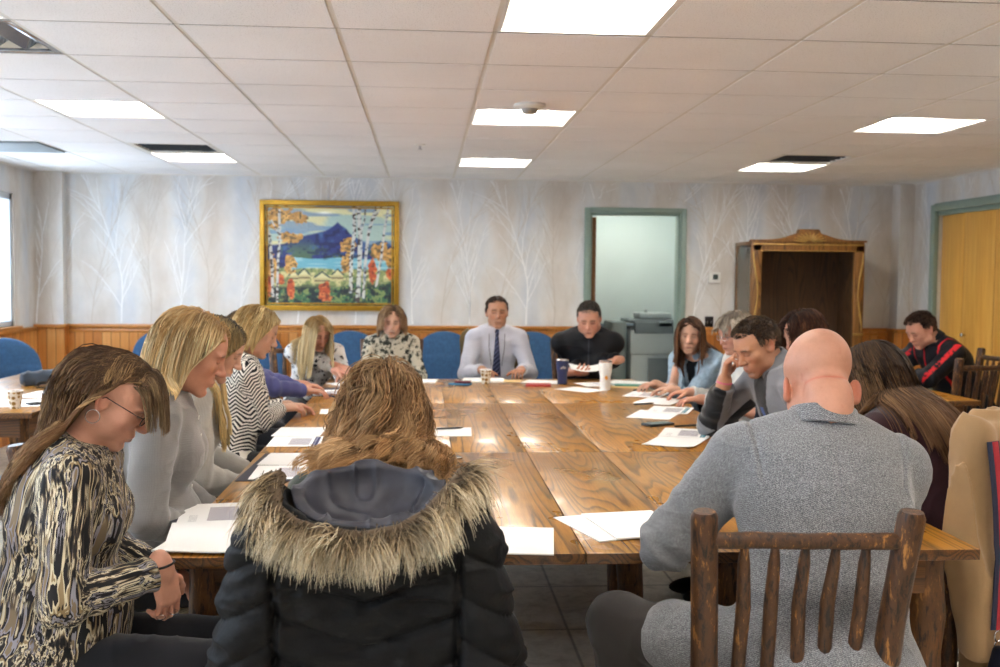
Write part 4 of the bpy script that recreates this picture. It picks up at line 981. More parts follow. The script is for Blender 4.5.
# blue padded chairs along the far wall
M_BLUE = fab('blue_upholstery', .8, 500, .3, .3, .06); M_BLUE.base(M_BLUE.ramp(M_BLUE.noise(M_BLUE.coord(), 40, 3), [(.3, '#2B4C6E'), (.7, '#345A80')])); M_BLUE = M_BLUE.m
M_OLIVE = plain('olive_vinyl', '#3E4038', .5, nscale=12)
def padded_chair(mat, seatmat=None, w=.56, top=.975):
    r = empty('padded_chair'); S = Sdf()
    S.el((0, -.238, .735), (w / 2, .040, .24), rotx(R(-4)), .03); S.bx((0, -.225, .60), (w / 2 - .003, .032, .14), rotx(R(-4)), .03, rd=.025); S.pl((0, 0, .47), (0, 0, -1), .02); V, Q = S.mesh(.011); mesh_obj('backrest', V, Q, mat, r)
    S = Sdf(); S.bx((0, .02, .445), (.25, .235, .035), None, .02, rd=.03); V, Q = S.mesh(.012); mesh_obj('seat', V, Q, seatmat or mat, r)
    for sx in (-1, 1):
        m = MB(); m.tube([(sx * .24, -.20, 0), (sx * .235, -.20, .3), (sx * .22, -.225, .50), (sx * .2, -.25, .62)], .0125, 10); m.obj('leg', M_BLACKMETAL, r)
        m = MB(); m.tube([(sx * .24, .22, 0), (sx * .235, .215, .25), (sx * .22, .19, .405), (sx * .2, -.1, .41)], .0125, 10); m.obj('leg', M_BLACKMETAL, r)
    m = MB(); m.box((0, .02, .405), (.44, .38, .012), bev=.003); m.obj('seat_pan', M_BLACKMETAL, r); return r
pc0 = padded_chair(M_BLUE); spots = [(-2.44, 'blue padded chair against the far wall, window end'), (-1.60, 'blue padded chair against the far wall under the painting\'s window-side edge'), (-.70, 'blue padded chair against the far wall behind the two floral blouses'), (.19, 'blue padded chair against the far wall beside the man in the tie'), (1.03, 'blue padded chair against the far wall just before the doorway')]
for k, (x, lb) in enumerate(spots): place(pc0 if k == 0 else copy_tree(pc0), (x, 9.62), 180, lb, group='blue chairs along the far wall')
place(copy_tree(pc0), (-3.26, 8.25), 160, 'blue padded chair at the small window table')
o = padded_chair(M_OLIVE, plain('pale_denim_seat', '#8C98A8', .8, nscale=20)); o.scale = (.85, .85, .90); place(o, (-2.02, 5.38), -78, 'dark olive padded chair pulled up to the small window table')

# painting
def painting():
    r = empty('painting', (-.905, YB - .004, 1.680), 0, 'framed landscape painting of birches, lake and blue mountain on the far wall', 'painting'); W, H = 1.225, .955
    f = MB(); M_GOLD = plain('gilt_frame', '#B98F2E', .35, .6, nscale=30, namp=.12)
    for k, (wd, dp, o) in enumerate(((.05, .045, 0), (.022, .055, .012), (.012, .030, .042))):
        w2, h2 = W / 2 + .022 - o, H / 2 + .022 - o
        for c, d in (((0, -dp / 2, h2), (2 * w2 + wd, dp, wd)), ((0, -dp / 2, -h2), (2 * w2 + wd, dp, wd)), ((w2, -dp / 2, 0), (wd, dp - .001, 2 * h2)), ((-w2, -dp / 2, 0), (wd, dp - .001, 2 * h2))): f.box(c, d, bev=.006)
    f.obj('frame', M_GOLD, r)
    nx, ny = 300, 236; u, v = np.meshgrid(np.linspace(0, 1, nx), np.linspace(0, 1, ny)); g = np.stack([u.ravel(), v.ravel(), np.zeros(u.size)], 1); u = u.ravel(); v = v.ravel()
    n1 = vnoise(g, (7, 9, 1)); n2 = vnoise(g, (30, 34, 1), 5); n3 = vnoise(g, (70, 60, 1), 9); n4 = vnoise(g, (14, 14, 1), 3)
    def c3(h): return np.array(srgb(h))
    def mixc(C, m, col): m = np.asarray(m, float)[:, None]; return C * (1 - m) + col * m
    C = np.tile(c3('#A9C3BC'), (len(u), 1)); C = mixc(C, sstep(.0, .5, vnoise(g, (3, 16, 1), 2)), c3('#D9D6A6')); C = mixc(C, sstep(.2, .5, vnoise(g, (4, 22, 1), 8)) * .8, c3('#6F93B8')); C = mixc(C, np.exp(-(((u - .46) / .05) ** 2 + ((v - .93) / .012) ** 2)), c3('#FFFFF4'))
    ridge = .60 + .24 * np.clip(1 - np.abs(u - .56) / .26, 0, 1) ** 1.25 + .10 * np.exp(-((u - .30) / .13) ** 2) + .05 * np.exp(-((u - .9) / .07) ** 2) + .012 * n4
    mt = sstep(.012, -.012, v - ridge); mc = np.tile(c3('#2C3A78'), (len(u), 1)); mc = mixc(mc, sstep(.0, .5, n4 + .4 * n2), c3('#3E5F92')); mc = mixc(mc, sstep(.1, .5, n1 + .3 * n3) * sstep(.72, .5, v), c3('#4E6B58')); mc = mixc(mc, sstep(-.1, -.5, n2) * .7, c3('#1C2550')); C = mixc(C, mt, mc)
    lk = (v < .475 + .01 * n4) & (u > .16); C = mixc(C, lk * 1.0, c3('#6FB0C4')); C = mixc(C, lk * sstep(.1, .5, vnoise(g, (5, 60, 1), 4)) * .6, c3('#A8D2D6'))
    dk = sstep(.03, -.01, np.abs(v - (.47 + .05 * np.exp(-((u - .55) / .06) ** 2) + .10 * sstep(.55, 1.0, u)))) * (u > .45); C = mixc(C, dk, c3('#1F2E3A'))
    gr = sstep(.37, .35, v + .02 * n4); gc = np.tile(c3('#8E9A62'), (len(u), 1)); gc = mixc(gc, sstep(0, .4, n2), c3('#CFC78E')); gc = mixc(gc, sstep(.1, .5, n3) * .6, c3('#3F5A4A')); C = mixc(C, gr, gc)
    for hx, hy, hw in ((.30, .31, .09), (.44, .28, .12), (.56, .31, .09), (.22, .30, .07)):
        rf = (np.abs(u - hx) < (hw * .6) * (1 - (v - hy) / .07)) & (v > hy) & (v < hy + .07); C = mixc(C, rf * .9, c3('#3C4C50')); C = mixc(C, (np.abs(u - hx) < (hw * .42) * (1 - (v - hy) / .05)) & (v > hy - .01) & (v < hy + .05), c3('#D8D2A0'))
        C = mixc(C, ((np.abs(u - hx) < hw * .5) & (v > hy - .06) & (v <= hy)) * .85, c3('#C9BE8A')); C = mixc(C, ((np.abs(u - hx) < hw * .5) & (np.abs(v - hy + .03) < .008)) * .8, c3('#5C4A3A'))
    fg = sstep(.22, .16, v + .05 * n1 + .10 * (u - .5) * -1 * (u > .5)); fc = np.tile(c3('#22383A'), (len(u), 1)); fc = mixc(fc, sstep(.0, .4, n2), c3('#3F6A4A')); fc = mixc(fc, sstep(.15, .5, n3 + .5 * n4), c3('#7C8F58')); fc = mixc(fc, sstep(.2, .5, -n2 + .3 * n3) * .8, c3('#1A2030')); C = mixc(C, fg, fc)
    def blob(C, x, y, rx, ry, cols, sd):
        d = ((u - x) / rx) ** 2 + ((v - y) / ry) ** 2 + .55 * vnoise(g, (24, 24, 1), sd) + .35 * vnoise(g, (60, 60, 1), sd + 2); m = sstep(1.0, .75, d); q = mixc(np.tile(c3(cols[0]), (len(u), 1)), sstep(-.1, .4, vnoise(g, (40, 40, 1), sd + 1)), c3(cols[1])); q = mixc(q, sstep(.25, .5, vnoise(g, (55, 55, 1), sd + 4)), c3(cols[2])); return mixc(C, m, q)
    au = ('#B8894A', '#D9A860', '#6E5A3A'); rd = ('#B5512E', '#D87A45', '#7E3A28')
    for x, y, rx, ry in ((.12, .90, .10, .10), (.26, .88, .07, .07), (.20, .68, .10, .055), (.08, .80, .05, .06), (.05, .36, .05, .14), (.20, .42, .05, .10), (.64, .60, .06, .09), (.62, .42, .04, .09), (.90, .55, .08, .09), (.98, .48, .04, .10)): C = blob(C, x, y, rx, ry, au, x * 50)
    for x, y, rx, ry in ((.83, .34, .035, .12), (.46, .16, .045, .10), (.47, .09, .06, .05), (.20, .17, .03, .10), (.12, .26, .03, .06), (.97, .33, .04, .06), (.03, .2, .03, .1)): C = blob(C, x, y, rx, ry, rd, x * 70 + 9)
    def trunk(C, pts, w):
        m = np.zeros(len(u)); 
        for (x0, y0), (x1, y1) in zip(pts, pts[1:]):
            d = np.array([x1 - x0, y1 - y0]); t = np.clip(((u - x0) * d[0] + (v - y0) * d[1]) / (d @ d), 0, 1); m = np.maximum(m, sstep(w + .003, w - .002, np.hypot(u - x0 - t * d[0], (v - y0 - t * d[1]))))
        q = mixc(np.tile(c3('#C9CBC6'), (len(u), 1)), sstep(.15, .45, vnoise(g, (40, 55, 1), 17)), c3('#4A3E3C')); q = mixc(q, sstep(.2, .5, vnoise(g, (50, 30, 1), 27)) * .6, c3('#8FA0B0')); return mixc(C, m, q)
    for pts, w in (([(.66, .14), (.665, .45), (.69, .75), (.685, 1.0)], .013), ([(.715, .05), (.73, .4), (.735, .7), (.72, 1.0)], .017), ([(.76, .08), (.775, .45), (.80, .75), (.86, 1.0)], .011), ([(.80, .7), (.83, .85), (.90, 1.0)], .006), ([(.86, .2), (.90, .5), (.92, .75), (.955, 1.0)], .009), ([(.735, .7), (.77, .88), (.775, 1.0)], .006),
                   ([(.06, .08), (.055, .35), (.035, .7), (.0, .85)], .011), ([(.09, .02), (.10, .45), (.115, .7), (.11, .95)], .009), ([(.11, .7), (.05, .85)], .005)): C = trunk(C, pts, w)
    ii = np.arange(nx * ny).reshape(ny, nx); Q = np.stack([ii[:-1, :-1], ii[:-1, 1:], ii[1:, 1:], ii[1:, :-1]], -1).reshape(-1, 4)
    V = np.stack([(u - .5) * W, -.012 - .0015 * n3, (v - .5) * H], 1); t = NT('oil_paint', .45); t.base(t.coord('col')); mesh_obj('canvas', V, Q.astype(np.int32), t.m, r, attrs={'col': C})
    b = MB(); b.box((0, -.005, 0), (W, .01, H)); b.obj('backing', M_OAKD, r)
painting()
# thermostat and switch
th = empty('thermostat', (2.844, YB - .002, 1.505), 0, 'small square white thermostat on the papered wall', 'thermostat'); b = MB(); b.box((0, -.012, 0), (.118, .024, .105), bev=.006); b.obj('wall_mount', M_WHITE, th); b = MB(); b.box((.006, -.0255, .006), (.05, .003, .052), bev=.001); b.obj('display', plain('lcd', '#3C4644', .2, nscale=5), th)
sw = empty('wall_switch', (2.80, YB - .002, 1.065), 0, 'dark metal switch plate on the wall beside the doorway', 'switch'); b = MB(); b.box((0, -.004, 0), (.085, .008, .115), bev=.002); b.obj('plate', M_BLACKMETAL, sw)
for x in (-.02, .02): b = MB(); b.box((x, -.012, 0), (.012, .012, .024), bev=.002); b.obj('toggle', M_SILVER, sw)
# display cabinet
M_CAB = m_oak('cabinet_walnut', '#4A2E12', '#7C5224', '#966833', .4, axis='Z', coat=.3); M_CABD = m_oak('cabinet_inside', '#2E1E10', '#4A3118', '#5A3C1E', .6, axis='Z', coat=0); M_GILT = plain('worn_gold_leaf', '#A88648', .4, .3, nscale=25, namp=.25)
def cabinet():
    r = empty('display_cabinet', (3.587, 9.76, 0), 0, 'tall carved wooden cabinet with arched crest and empty dark inside', 'cabinet'); W, D, Z = .54, .25, 1.85
    b = MB()
    for x, y in ((-W + .02, D - .02), (W - .02, D - .02), (-W + .02, -D + .02), (W - .02, -D + .02)): b.box((x, y, Z / 2), (.04, .04, Z), bev=.004)
    b.box((0, 0, Z - .02), (2 * W, D * 2, .04), bev=.004); b.box((0, 0, .06), (2 * W, D * 2, .12), bev=.004); b.box((W - .012, 0, Z / 2), (.02, D * 2 - .06, Z - .1)); b.obj('carcass', M_CAB, r)
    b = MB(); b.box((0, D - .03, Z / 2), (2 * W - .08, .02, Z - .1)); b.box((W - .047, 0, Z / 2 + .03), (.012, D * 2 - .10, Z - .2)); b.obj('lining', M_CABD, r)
    f = MB(); y = -D + .0
    f.box((-W + .045, y, .93), (.10, .05, 1.80), bev=.01); f.box((W - .045, y, .93), (.10, .05, 1.80), bev=.01); f.box((0, y, Z - .045), (2 * W, .05, .10), bev=.01); f.box((0, y, .1), (2 * W, .05, .2), bev=.01); f.obj('face_frame', M_CAB, r)
    top = []
    for i in range(61):
        x = -W - .015 + (2 * W + .03) * i / 60; z = .018 + .075 * math.exp(-(abs(x / .22)) ** 2.4) * (1 if abs(x) > .11 else 0)
        if abs(x) <= .11: z = .118 - .2 * max(0, abs(x) - .09)
        top.append((x, z))
    poly = [(-W - .015, 0), (W + .015, 0)] + top[::-1]; c = MB(); c.prism(poly, -.035, .035, M=TM((0, y - .005, Z - .005), (R(90), 0, 0))); c.obj('crest', M_CAB, r)
    for k in range(11):
        s = MB(); a = R(90) + (k - 5) * R(15.5); L = .098; s.tube([(math.cos(a) * .035, y - .044, Z - .012 + math.sin(a) * .02), (math.cos(a) * L * .9, y - .050, Z - .012 + math.sin(a) * L * .6), (math.cos(a) * L * 1.7, y - .042, Z - .012 + math.sin(a) * L)], [.004, .008, .0025], 8); s.obj('sunburst_ray', M_GILT, r)
    g = MB(); g.box((0, y - .03, Z - .03), (2 * W - .02, .014, .016), bev=.004); g.obj('gilt_molding', M_GILT, r); g = MB(); g.box((0, y - .028, Z - .088), (2 * W - .16, .01, .008), bev=.002); g.obj('gilt_molding', M_GILT, r)
    for sx in (-1, 1):
        v = MB(); v.tube([(sx * (W - .012 - .045 * math.sin(t * 3.0) ** 2), y - .03, Z - .1 - t * .74) for t in np.linspace(0, 1, 14)], [.006 + .005 * math.sin(t * 6) ** 2 for t in np.linspace(0, 1, 14)], 8); v.obj('side_scroll', M_GILT, r); v = MB(); v.box((sx * (W - .048), y - .032, Z - .87), (.10, .03, .022), bev=.006); v.obj('bracket', M_GILT, r)
    t = NT('cabinet_side_glass', .08); t.base('#8A8272'); t.b.inputs['Alpha'].default_value = .55; M_DG = t.m
    g = MB(); g.box((-W + .012, 0, Z / 2 + .03), (.008, D * 2 - .07, Z - .18)); g.obj('side_glass', M_DG, r)
    for k in range(7): y_ = -.12 + k * .030; dr = MB(); dr.tube([(-W - .002, y_, Z - .04), (-W - .006, y_, Z - .09), (-W - .004, y_, Z - .11 - .10 * (1 - abs(k - 3) / 4))], [.007, .006, .001], 6); dr.obj('drop_ornament', M_SILVER, r)
    for c_, d_, nm in (((.08, 0, 1.42), (.16, .02, .02), 'door_rail'), ((.155, 0, .8), (.012, .02, 1.26), 'door_stile')): d = MB(); d.box((c_[0] + W + .02, c_[1] + .16, c_[2]), d_, bev=.003); d.obj(nm, M_GREYG, r)
    g = MB(); g.box((.08 + W + .02, .16, .79), (.145, .006, 1.24)); g.obj('door_glass', M_DG, r)
M_GREYG = plain('grey_green_metal', '#5C6660', .5, nscale=8)
cabinet()
# copier in the alcove
def copier():
    r = empty('copier', (2.36, 10.82, 0), 0, 'grey office copier standing in the alcove behind the doorway', 'copier'); M1 = plain('copier_grey', '#9AA5A6', .5, nscale=6, namp=.03); M3 = plain('copier_dark', '#5E696C', .5, nscale=6, namp=.03)
    b = MB(); b.box((.02, 0, .36), (.50, .55, .70), bev=.015); b.obj('cabinet', M1, r); b = MB(); b.box((.02, -.01, .83), (.52, .58, .25), bev=.02); b.obj('scanner_body', M1, r); b = MB(); b.box((.02, -.29, .985), (.44, .06, .12), bev=.008); b.box((.02, .0, .97), (.50, .5, .02)); b.obj('output_slot', M3, r)
    b = MB(); b.box((.02, 0, 1.045), (.52, .56, .035), bev=.01); b.obj('lid', M3, r); b = MB(); b.box((.05, .02, 1.10), (.34, .36, .06), bev=.012); b.obj('document_feeder', M1, r); b = MB(); b.box((-.02, .0, 1.14), (.03, .03, .05), bev=.004); b.obj('guide', M1, r)
    b = MB(); b.box((-.34, .05, .52), (.16, .50, 1.04), bev=.02); b.obj('finisher', plain('copier_side', '#6E7C7C', .5, nscale=6, namp=.03), r)
    b = MB(); b.box((.1, -.285, .35), (.30, .02, .64), bev=.004); b.obj('paper_door', M3, r); b = MB(); b.box((.12, -.31, 1.02), (.14, .02, .05), bev=.004, M=TM((0, 0, 0), (0, 0, 0))); b.obj('control_panel', plain('copier_panel', '#9FB0B4', .3, nscale=6), r)
copier()
# ------------------------------------------------------------------ the people round the table
def chestc(P, V): return (V - P.P2) @ P.Rt.T
def surf(S, P, x, z, out=.001, start=.35, d=None):
    """point on the front of the clothing at chest coordinates x, z"""
    d = P.v if d is None else d; p = P.P2 + P.x * x + P.u * z + d * start
    for _ in range(24): p = p - d * float(S.ev(p[None])[0]) * .9
    return p + d * out
def ribbon(name, pts, nrm, wid, mat, root, th=.002, colf=None):
    pts = [A(p) for p in pts]; m = len(pts); V = []; 
    for i, p in enumerate(pts):
        d = unit(pts[min(i + 1, m - 1)] - pts[max(i - 1, 0)]); n = unit(A(nrm[i]) if np.ndim(nrm[0]) else A(nrm)); s = unit(np.cross(d, n)); w = wid[i] if hasattr(wid, '__len__') else wid
        V += [p - s * w + n * .0, p - s * w * .6 + n * th, p + s * w * .6 + n * th, p + s * w + n * .0, p + s * w - n * .003, p - s * w - n * .003]
    F = [(i * 6 + j, i * 6 + (j + 1) % 6, (i + 1) * 6 + (j + 1) % 6, (i + 1) * 6 + j) for i in range(m - 1) for j in range(6)] + [tuple(range(5, -1, -1)), tuple((m - 1) * 6 + j for j in range(6))]
    return mesh_obj(name, V, F, mat, root, smooth=False)
def collar(P, root, h, mat, base, r=.066, ht=.035, tilt=.30, open_=.0, th=.007, z=.02, name='collar', label=None):
    """standing or folded band around the neck"""
    S = Sdf(); b0 = P.P3 - P.u * .03; hb = P.HC + P.Rh.T @ (A(0, -.030, -.045) * P.s * P.q.get('hs', 1.0)); ax = unit(hb - b0); c = b0 + ax * (z + .03); n = unit(ax + P.v * tilt * .5); x = unit(P.x - n * (P.x @ n)); y = np.cross(n, x)
    def f(Q):
        q = Q - c.astype(np.float32); a = q @ x; b = q @ y; t = q @ n; rr = np.sqrt(a * a + (b * .92) ** 2) - (r - .25 * np.clip(t, -1, 1) * 1.0)
        d = np.maximum(np.abs(rr) - th * .5, np.abs(t) - ht)
        if open_: d = np.maximum(d, -(np.maximum(np.abs(a) - open_ * (1.0 + (-t) * 4), -(b))))
        return d
    S.fn(f, c, r + ht + .02); V, Q = S.mesh(min(h, .0035)); o = mesh_obj(name, V, Q, mat, root, attrs={'col': np.tile(np.array(srgb(base)), (len(V), 1)), 'pc': V})
    if label: o['label'] = label
    return o
def ring(root, c, n, r, t, mat, name, label=None):
    n = unit(n); x = unit(np.cross(n, A(.3, .5, .8))); y = np.cross(n, x); mb = MB(); mb.tube([A(c) + x * math.cos(a) * r + y * math.sin(a) * r for a in np.linspace(0, 2 * math.pi, 25)], t, 8, cap=False); o = mb.obj(name, mat, root)
    if label: o['label'] = label
    return o
def vox(Y): return float(np.clip(Y * .00092, .0031, .0056))
CAST = {}
def person(q, wear, hairs, h=None, pants='#17161B', pant_mat=None, do_shoes=True):
    root, P = start_person(q); h = h or vox(q['loc'][1]); S, w = make_body(P, root, h); G = None; CS = []
    for g in wear:
        g = dict(g); kind = g.pop('kind', 'garment')
        if kind == 'garment': G, ob = garment(P, root, h, **g); CS.append(G)
        elif kind == 'collar': collar(P, root, h, **g)
    trousers(P, root, max(h, .0055), pant_mat or M_FAB, pants)
    if do_shoes: shoes(P, root, M_NYL)
    for g in CS: S.p += [p for p in g.p if p[0] == 'u']
    for hq in hairs: hair(P, root, S, q, h, **hq)
    CAST[q['name_id']] = (root, P, S, w); return root, P, S, w, G
def straight_back(p, nrm, r):      # from the forehead back over the crown
    return np.stack([-2 * p[:, 0], -1 + 0 * p[:, 0], .25 + 0 * p[:, 0]], 1) + nrm * .02
def long_comb(part=0.0, back=.25, out=.35):
    def f(p, nrm, r):
        sx = np.sign(p[:, 0] - part); top = sstep(.05, .10, p[:, 2])
        return np.stack([sx * (.25 + .75 * top), -back * np.ones(len(p)) - .5 * sstep(-.02, -.08, p[:, 1]), -.9 + .8 * top], 1) + nrm * out
    return f
WOMAN = dict(male=False, s=.94)
LAP = lambda x, y: dict(w=(x, y, .66))

# A - streak print blouse
def person_a():
    q = dict(WOMAN, hs=.97, name_id='A', hc=(-0.76, 2.6, 1.18), heading=84, label='person with half-up brown hair, glasses and hoop earring in a streaked blouse', lean=12, bend=9, neck=30, head=(4, 34, 0), skin='pink', girth=1.12, belly=.03, bust=1.05, lips='#A85C55',
             hands=[dict(w=(-.66, 2.86, .64)), dict(w=(-.625, 2.50, .775), fw=(.20, .05, -1), nw=(-.9, .6, 0), curl=.55, polew=(-.3, -.6, -1), thumb=.8)], legs=[dict(knee=(-.03, .43, .53), ankle=(-.03, .38, .1)), dict(knee=(.14, .45, .53), ankle=(.15, .50, .1))])
    M_ST = m_streaks()
    root, P, S, w, G = person(q, [dict(name='blouse', mat=M_ST, o=.014, sleeve=(.9, .9), neck=(.035, .2), amp=.006, seed=2, loose=1.0, hemz=None, extra=lambda S, P: S.el(P.H + A(0, -.01, -.02), (.205, .165, .10), None, .05))],
        [dict(col_root='#463020', col_tip='#7E5A3A', n=4200, length=.40, vol=.006, comb=straight_back, grav=.62, fallw=(0, -.16, -1), seg=24, keep=('back', -.040), line=lambda p: (p[:, 2] > np.where(p[:, 1] > .0, .074, np.where(p[:, 1] > -.018, .050, -.07))), wave=.008, wfreq=40, highlights='#A5855C', hfrac=.25, seed=21, width=.0013, clump=.6, ncl=130, lenf=lambda p: .62 + .4 * sstep(.02, -.06, p[:, 1]) + .15 * sstep(.03, .09, p[:, 2])),
         dict(name='fringe', col_root='#5A4330', col_tip='#7E6245', n=1200, length=.115, vol=.016, comb=lambda p, n, r: np.stack([p[:, 0] * 3, 1 + 0 * p[:, 0], .25 + 0 * p[:, 0]], 1) + n * .5, grav=.5, seg=12, highlights='#A88C66', seed=22, width=.0013, cap=False, keep=None, clump=.5, ncl=30, line=lambda p: (p[:, 1] > .028) & (p[:, 2] > .060))])
    glasses(P, root, M_BLACKMETAL, M_LENS)
    k = P.s; e = P.HC + P.Rh.T @ (A(.082, -.006, -.052) * k); ring(root, e, P.Rh.T @ A(1, .25, 0), .0165, .0011, M_SILVER, 'hoop_earring', 'silver hoop earring')
    S0, E, W, fd, pn, hd = P.arm[1]; ring(root, W - fd * .012, fd, .031, .003, M_BLACKMETAL, 'bracelet', 'dark beaded bracelet'); t = unit(np.cross(fd, pn))
    ring(root, W + fd * .112 + t * .0105 + pn * .006, unit(fd + pn * .4), .0108, .0013, M_SILVER, 'finger_ring'); ring(root, W + fd * .108 - t * .029 + pn * .006, unit(fd + pn * .4), .0100, .0013, M_SILVER, 'finger_ring')
    c = P.HC + P.Rh.T @ (A(0, -.085, .085) * k); b = MB(); b.box((0, 0, 0), (.045, .014, .018), bev=.005, M=Matrix.Translation(c)); b.obj('hair_clip', M_NYLK, root)
M_NYLK = plain('black_plastic', '#17171A', .35, nscale=20)
# B - blonde bob, grey cardigan
def person_b():
    q = dict(WOMAN, name_id='B', hc=(-0.738, 3.35, 1.243), heading=84, label='person with blonde shoulder-length hair in a light grey knit cardigan, head bowed', lean=16, bend=9, neck=30, head=(-2, 24, 0), skin='pink', girth=1.18, belly=.04, bust=1.15, fat=.004, hands=[LAP(-.70, 3.56), LAP(-.70, 3.30)])
    def btn(P, V, c, pc, seg):
        p = chestc(P, V); c = c.copy(); m = (np.abs(p[:, 0]) < .004) & (p[:, 1] > 0) & (seg == 0); c[m] *= .78; return c
    root, P, S, w, G = person(q, [dict(name='cardigan', mat=M_KNIT, base='#918D8B', o=.014, sleeve=(.93, .93), neck=(.038, .25), amp=.006, seed=5, colf=btn)],
        [dict(col_root='#A8814F', col_tip='#E0C08A', n=3600, length=.31, vol=.014, comb=long_comb(.012, .6), grav=.7, fallw=(0, -.22, -1), keep=('back', .022), seg=18, highlights='#F0DCB0', hfrac=.4, seed=31, width=.0014, clump=.5, tipmix=1.6, ncl=120)])
    for k in range(5): p = surf(G, P, .006, .12 - k * .055, .002); b = MB(); b.lathe([(.0075, 0), (.0075, .002), (.006, .003)], 12, M=Matrix.Translation(p) @ Vector(P.v).to_track_quat('Z', 'Y').to_matrix().to_4x4()); b.obj('button', M_WHITE, root)
# C - long ombre hair, cream sweater
def person_c():
    q = dict(WOMAN, name_id='C', hc=(-0.797, 4.05, 1.206), heading=84, label='person with dark-rooted long blonde hair in a cream fluffy cardigan', lean=17, bend=8, neck=24, head=(3, 28, 0), skin='fair', bust=1.0, legs=[dict(knee=(.03, .42, .53), ankle=(.04, .38, .1)), dict(knee=(.17, .42, .53), ankle=(.18, .38, .1))], hands=[LAP(-.70, 4.25), LAP(-.68, 4.02)])
    person(q, [dict(name='cardigan', mat=M_KNIT, base='#B8B3AA', o=.018, sleeve=(.97, .97), neck=(.038, .2), amp=.006, seed=8)],
        [dict(col_root='#2A211D', col_tip='#D8B878', n=2600, length=.44, vol=.012, comb=long_comb(.0, .5, .2), grav=.75, fallw=(0, .06, -1), keep=('back', .040, (-.13, -.07)), seg=22, highlights='#E8CF98', hfrac=.4, seed=41, width=.0017, clump=.6, tipmix=2.6, ncl=80)])
# D - chevron jacket
def person_d():
    q = dict(WOMAN, name_id='D', hc=(-0.83, 5.2, 1.208), heading=78, label='person with blonde hair in a black and white chevron jacket, hands clasped on the table', girth=1.25, lean=16, bend=8, neck=22, head=(4, 22, 0), skin='fair',
             hands=[dict(w=(-.72, 5.50, .798), fw=(1, .15, 0), n=(0, 0, -1)), dict(w=(-.74, 5.38, .80), fw=(1, .5, .05), n=(-.3, 0, -1))])
    person(q, [dict(name='jacket', mat=m_chevron(), o=.015, sleeve=(.93, .93), neck=(.04, .2), amp=.005, seed=11)],
        [dict(col_root='#94703F', col_tip='#DDBB7E', n=2000, length=.22, vol=.016, comb=long_comb(-.02, .8), grav=.7, fallw=(0, -.3, -1), keep=('back', .022), seg=16, highlights='#EED7A4', hfrac=.4, seed=51, width=.0020, clump=.5, ncl=80, tipmix=1.6)])
# E - purple cardigan with glasses
def person_e():
    q = dict(WOMAN, name_id='E', hc=(-1.04, 6.1, 1.165), heading=72, label='person with glasses and brown hair in a blue-purple cardigan, touching a phone', lean=16, bend=8, neck=20, head=(6, 18, 0), skin='pink',
             hands=[dict(w=(-.70, 6.42, .798), fw=(1, -.1, -.05), curl=.5), dict(w=(-.70, 6.20, .798), fw=(1, .2, 0))])
    root, P, S, w, G = person(q, [dict(name='cardigan', mat=M_FAB, base='#5A5C92', o=.014, sleeve=(.93, .93), neck=(.04, .2), amp=.005, seed=14)],
        [dict(col_root='#3A2C22', col_tip='#8A6C4C', n=1500, length=.30, vol=.012, comb=long_comb(0, .8), grav=.7, fallw=(0, -.3, -1), keep=('back', .022), seg=16, highlights='#A98A60', hfrac=.3, seed=61, width=.0022, clump=.5, ncl=60)]); glasses(P, root, M_BLACKMETAL, M_LENS)
# F - white blouse with black sprigs
def person_f():
    q = dict(WOMAN, name_id='F', hc=(-0.747, 7.35, 1.087), heading=163, label='person with long straight blonde hair in a white blouse with black sprigs, reading', lean=17, bend=10, side=0, neck=24, head=(-12, 24, 0), skin='pink',
             hands=[dict(w=(-.70, 7.30, .798), fw=(.6, -.5, 0)), dict(w=(-.50, 7.22, .798), fw=(-1, -.3, 0))])
    q['hands'] = [dict(w=(-.60, 7.18, .83), fw=(.9, -.4, -.1)), dict(w=(-.48, 7.22, .82), fw=(-1, -.25, -.1), polew=(1, .2, -.3))]; q['legs'] = [dict(knee=(.03, .40, .53), ankle=(.03, .36, .1)), dict(knee=(.20, .40, .53), ankle=(.2, .36, .1))]
    person(q, [dict(name='blouse', mat=m_blots('sprig_print', '#D0CECC', '#1B1D26', 30, .585), o=.016, sleeve=(.93, .93), neck=(.04, .2), amp=.006, seed=17)],
        [dict(col_root='#94703F', col_tip='#C4A878', n=1900, length=.34, vol=.012, comb=long_comb(.01, -.15), grav=.75, seg=18, highlights='#D8C498', hfrac=.4, seed=71, width=.0026, clump=.5, ncl=70, tipmix=1.6, fallw=(.12, .12, -1))])
# G - dark floral blouse
def person_g():
    q = dict(WOMAN, name_id='G', hc=(-0.243, 7.8, 1.153), heading=178, label='person with short light brown hair in a cream blouse with dense dark flowers', lean=6, bend=5, neck=14, head=(0, 12, 0), eyes='down', skin='fair', girth=1.08, protract=.01,
             hands=[dict(w=(-.16, 7.62, .798), fw=(-1, -.25, 0), polew=(.8, .3, -1)), dict(w=(-.33, 7.60, .798), fw=(1, -.25, 0), polew=(-.8, .3, -1))][::-1])
    q['hands'] = [dict(w=(-.14, 7.62, .798), fw=(-.6, -.9, 0)), dict(w=(-.34, 7.60, .798), fw=(.6, -.9, 0))]
    person(q, [dict(name='blouse', mat=m_blots('flower_print', '#C8C1AE', '#33362F', 24, .665, '#77786A'), o=.014, sleeve=(.93, .93), neck=(.055, .1), amp=.005, seed=19), dict(kind='collar', mat=M_FAB, base='#B3AC98', r=.062, ht=.02, z=.045, tilt=.1)],
        [dict(col_root='#5E452F', col_tip='#A98460', n=1500, length=.13, vol=.016, comb=lambda p, n, r: np.stack([np.sign(p[:, 0] + .01) * .8, -.5 + 0 * p[:, 0], .1 + 0 * p[:, 0]], 1) + n * .5, grav=.5, seg=12, seed=81, width=.0022, highlights='#C2A27A', clump=.5, ncl=60)])
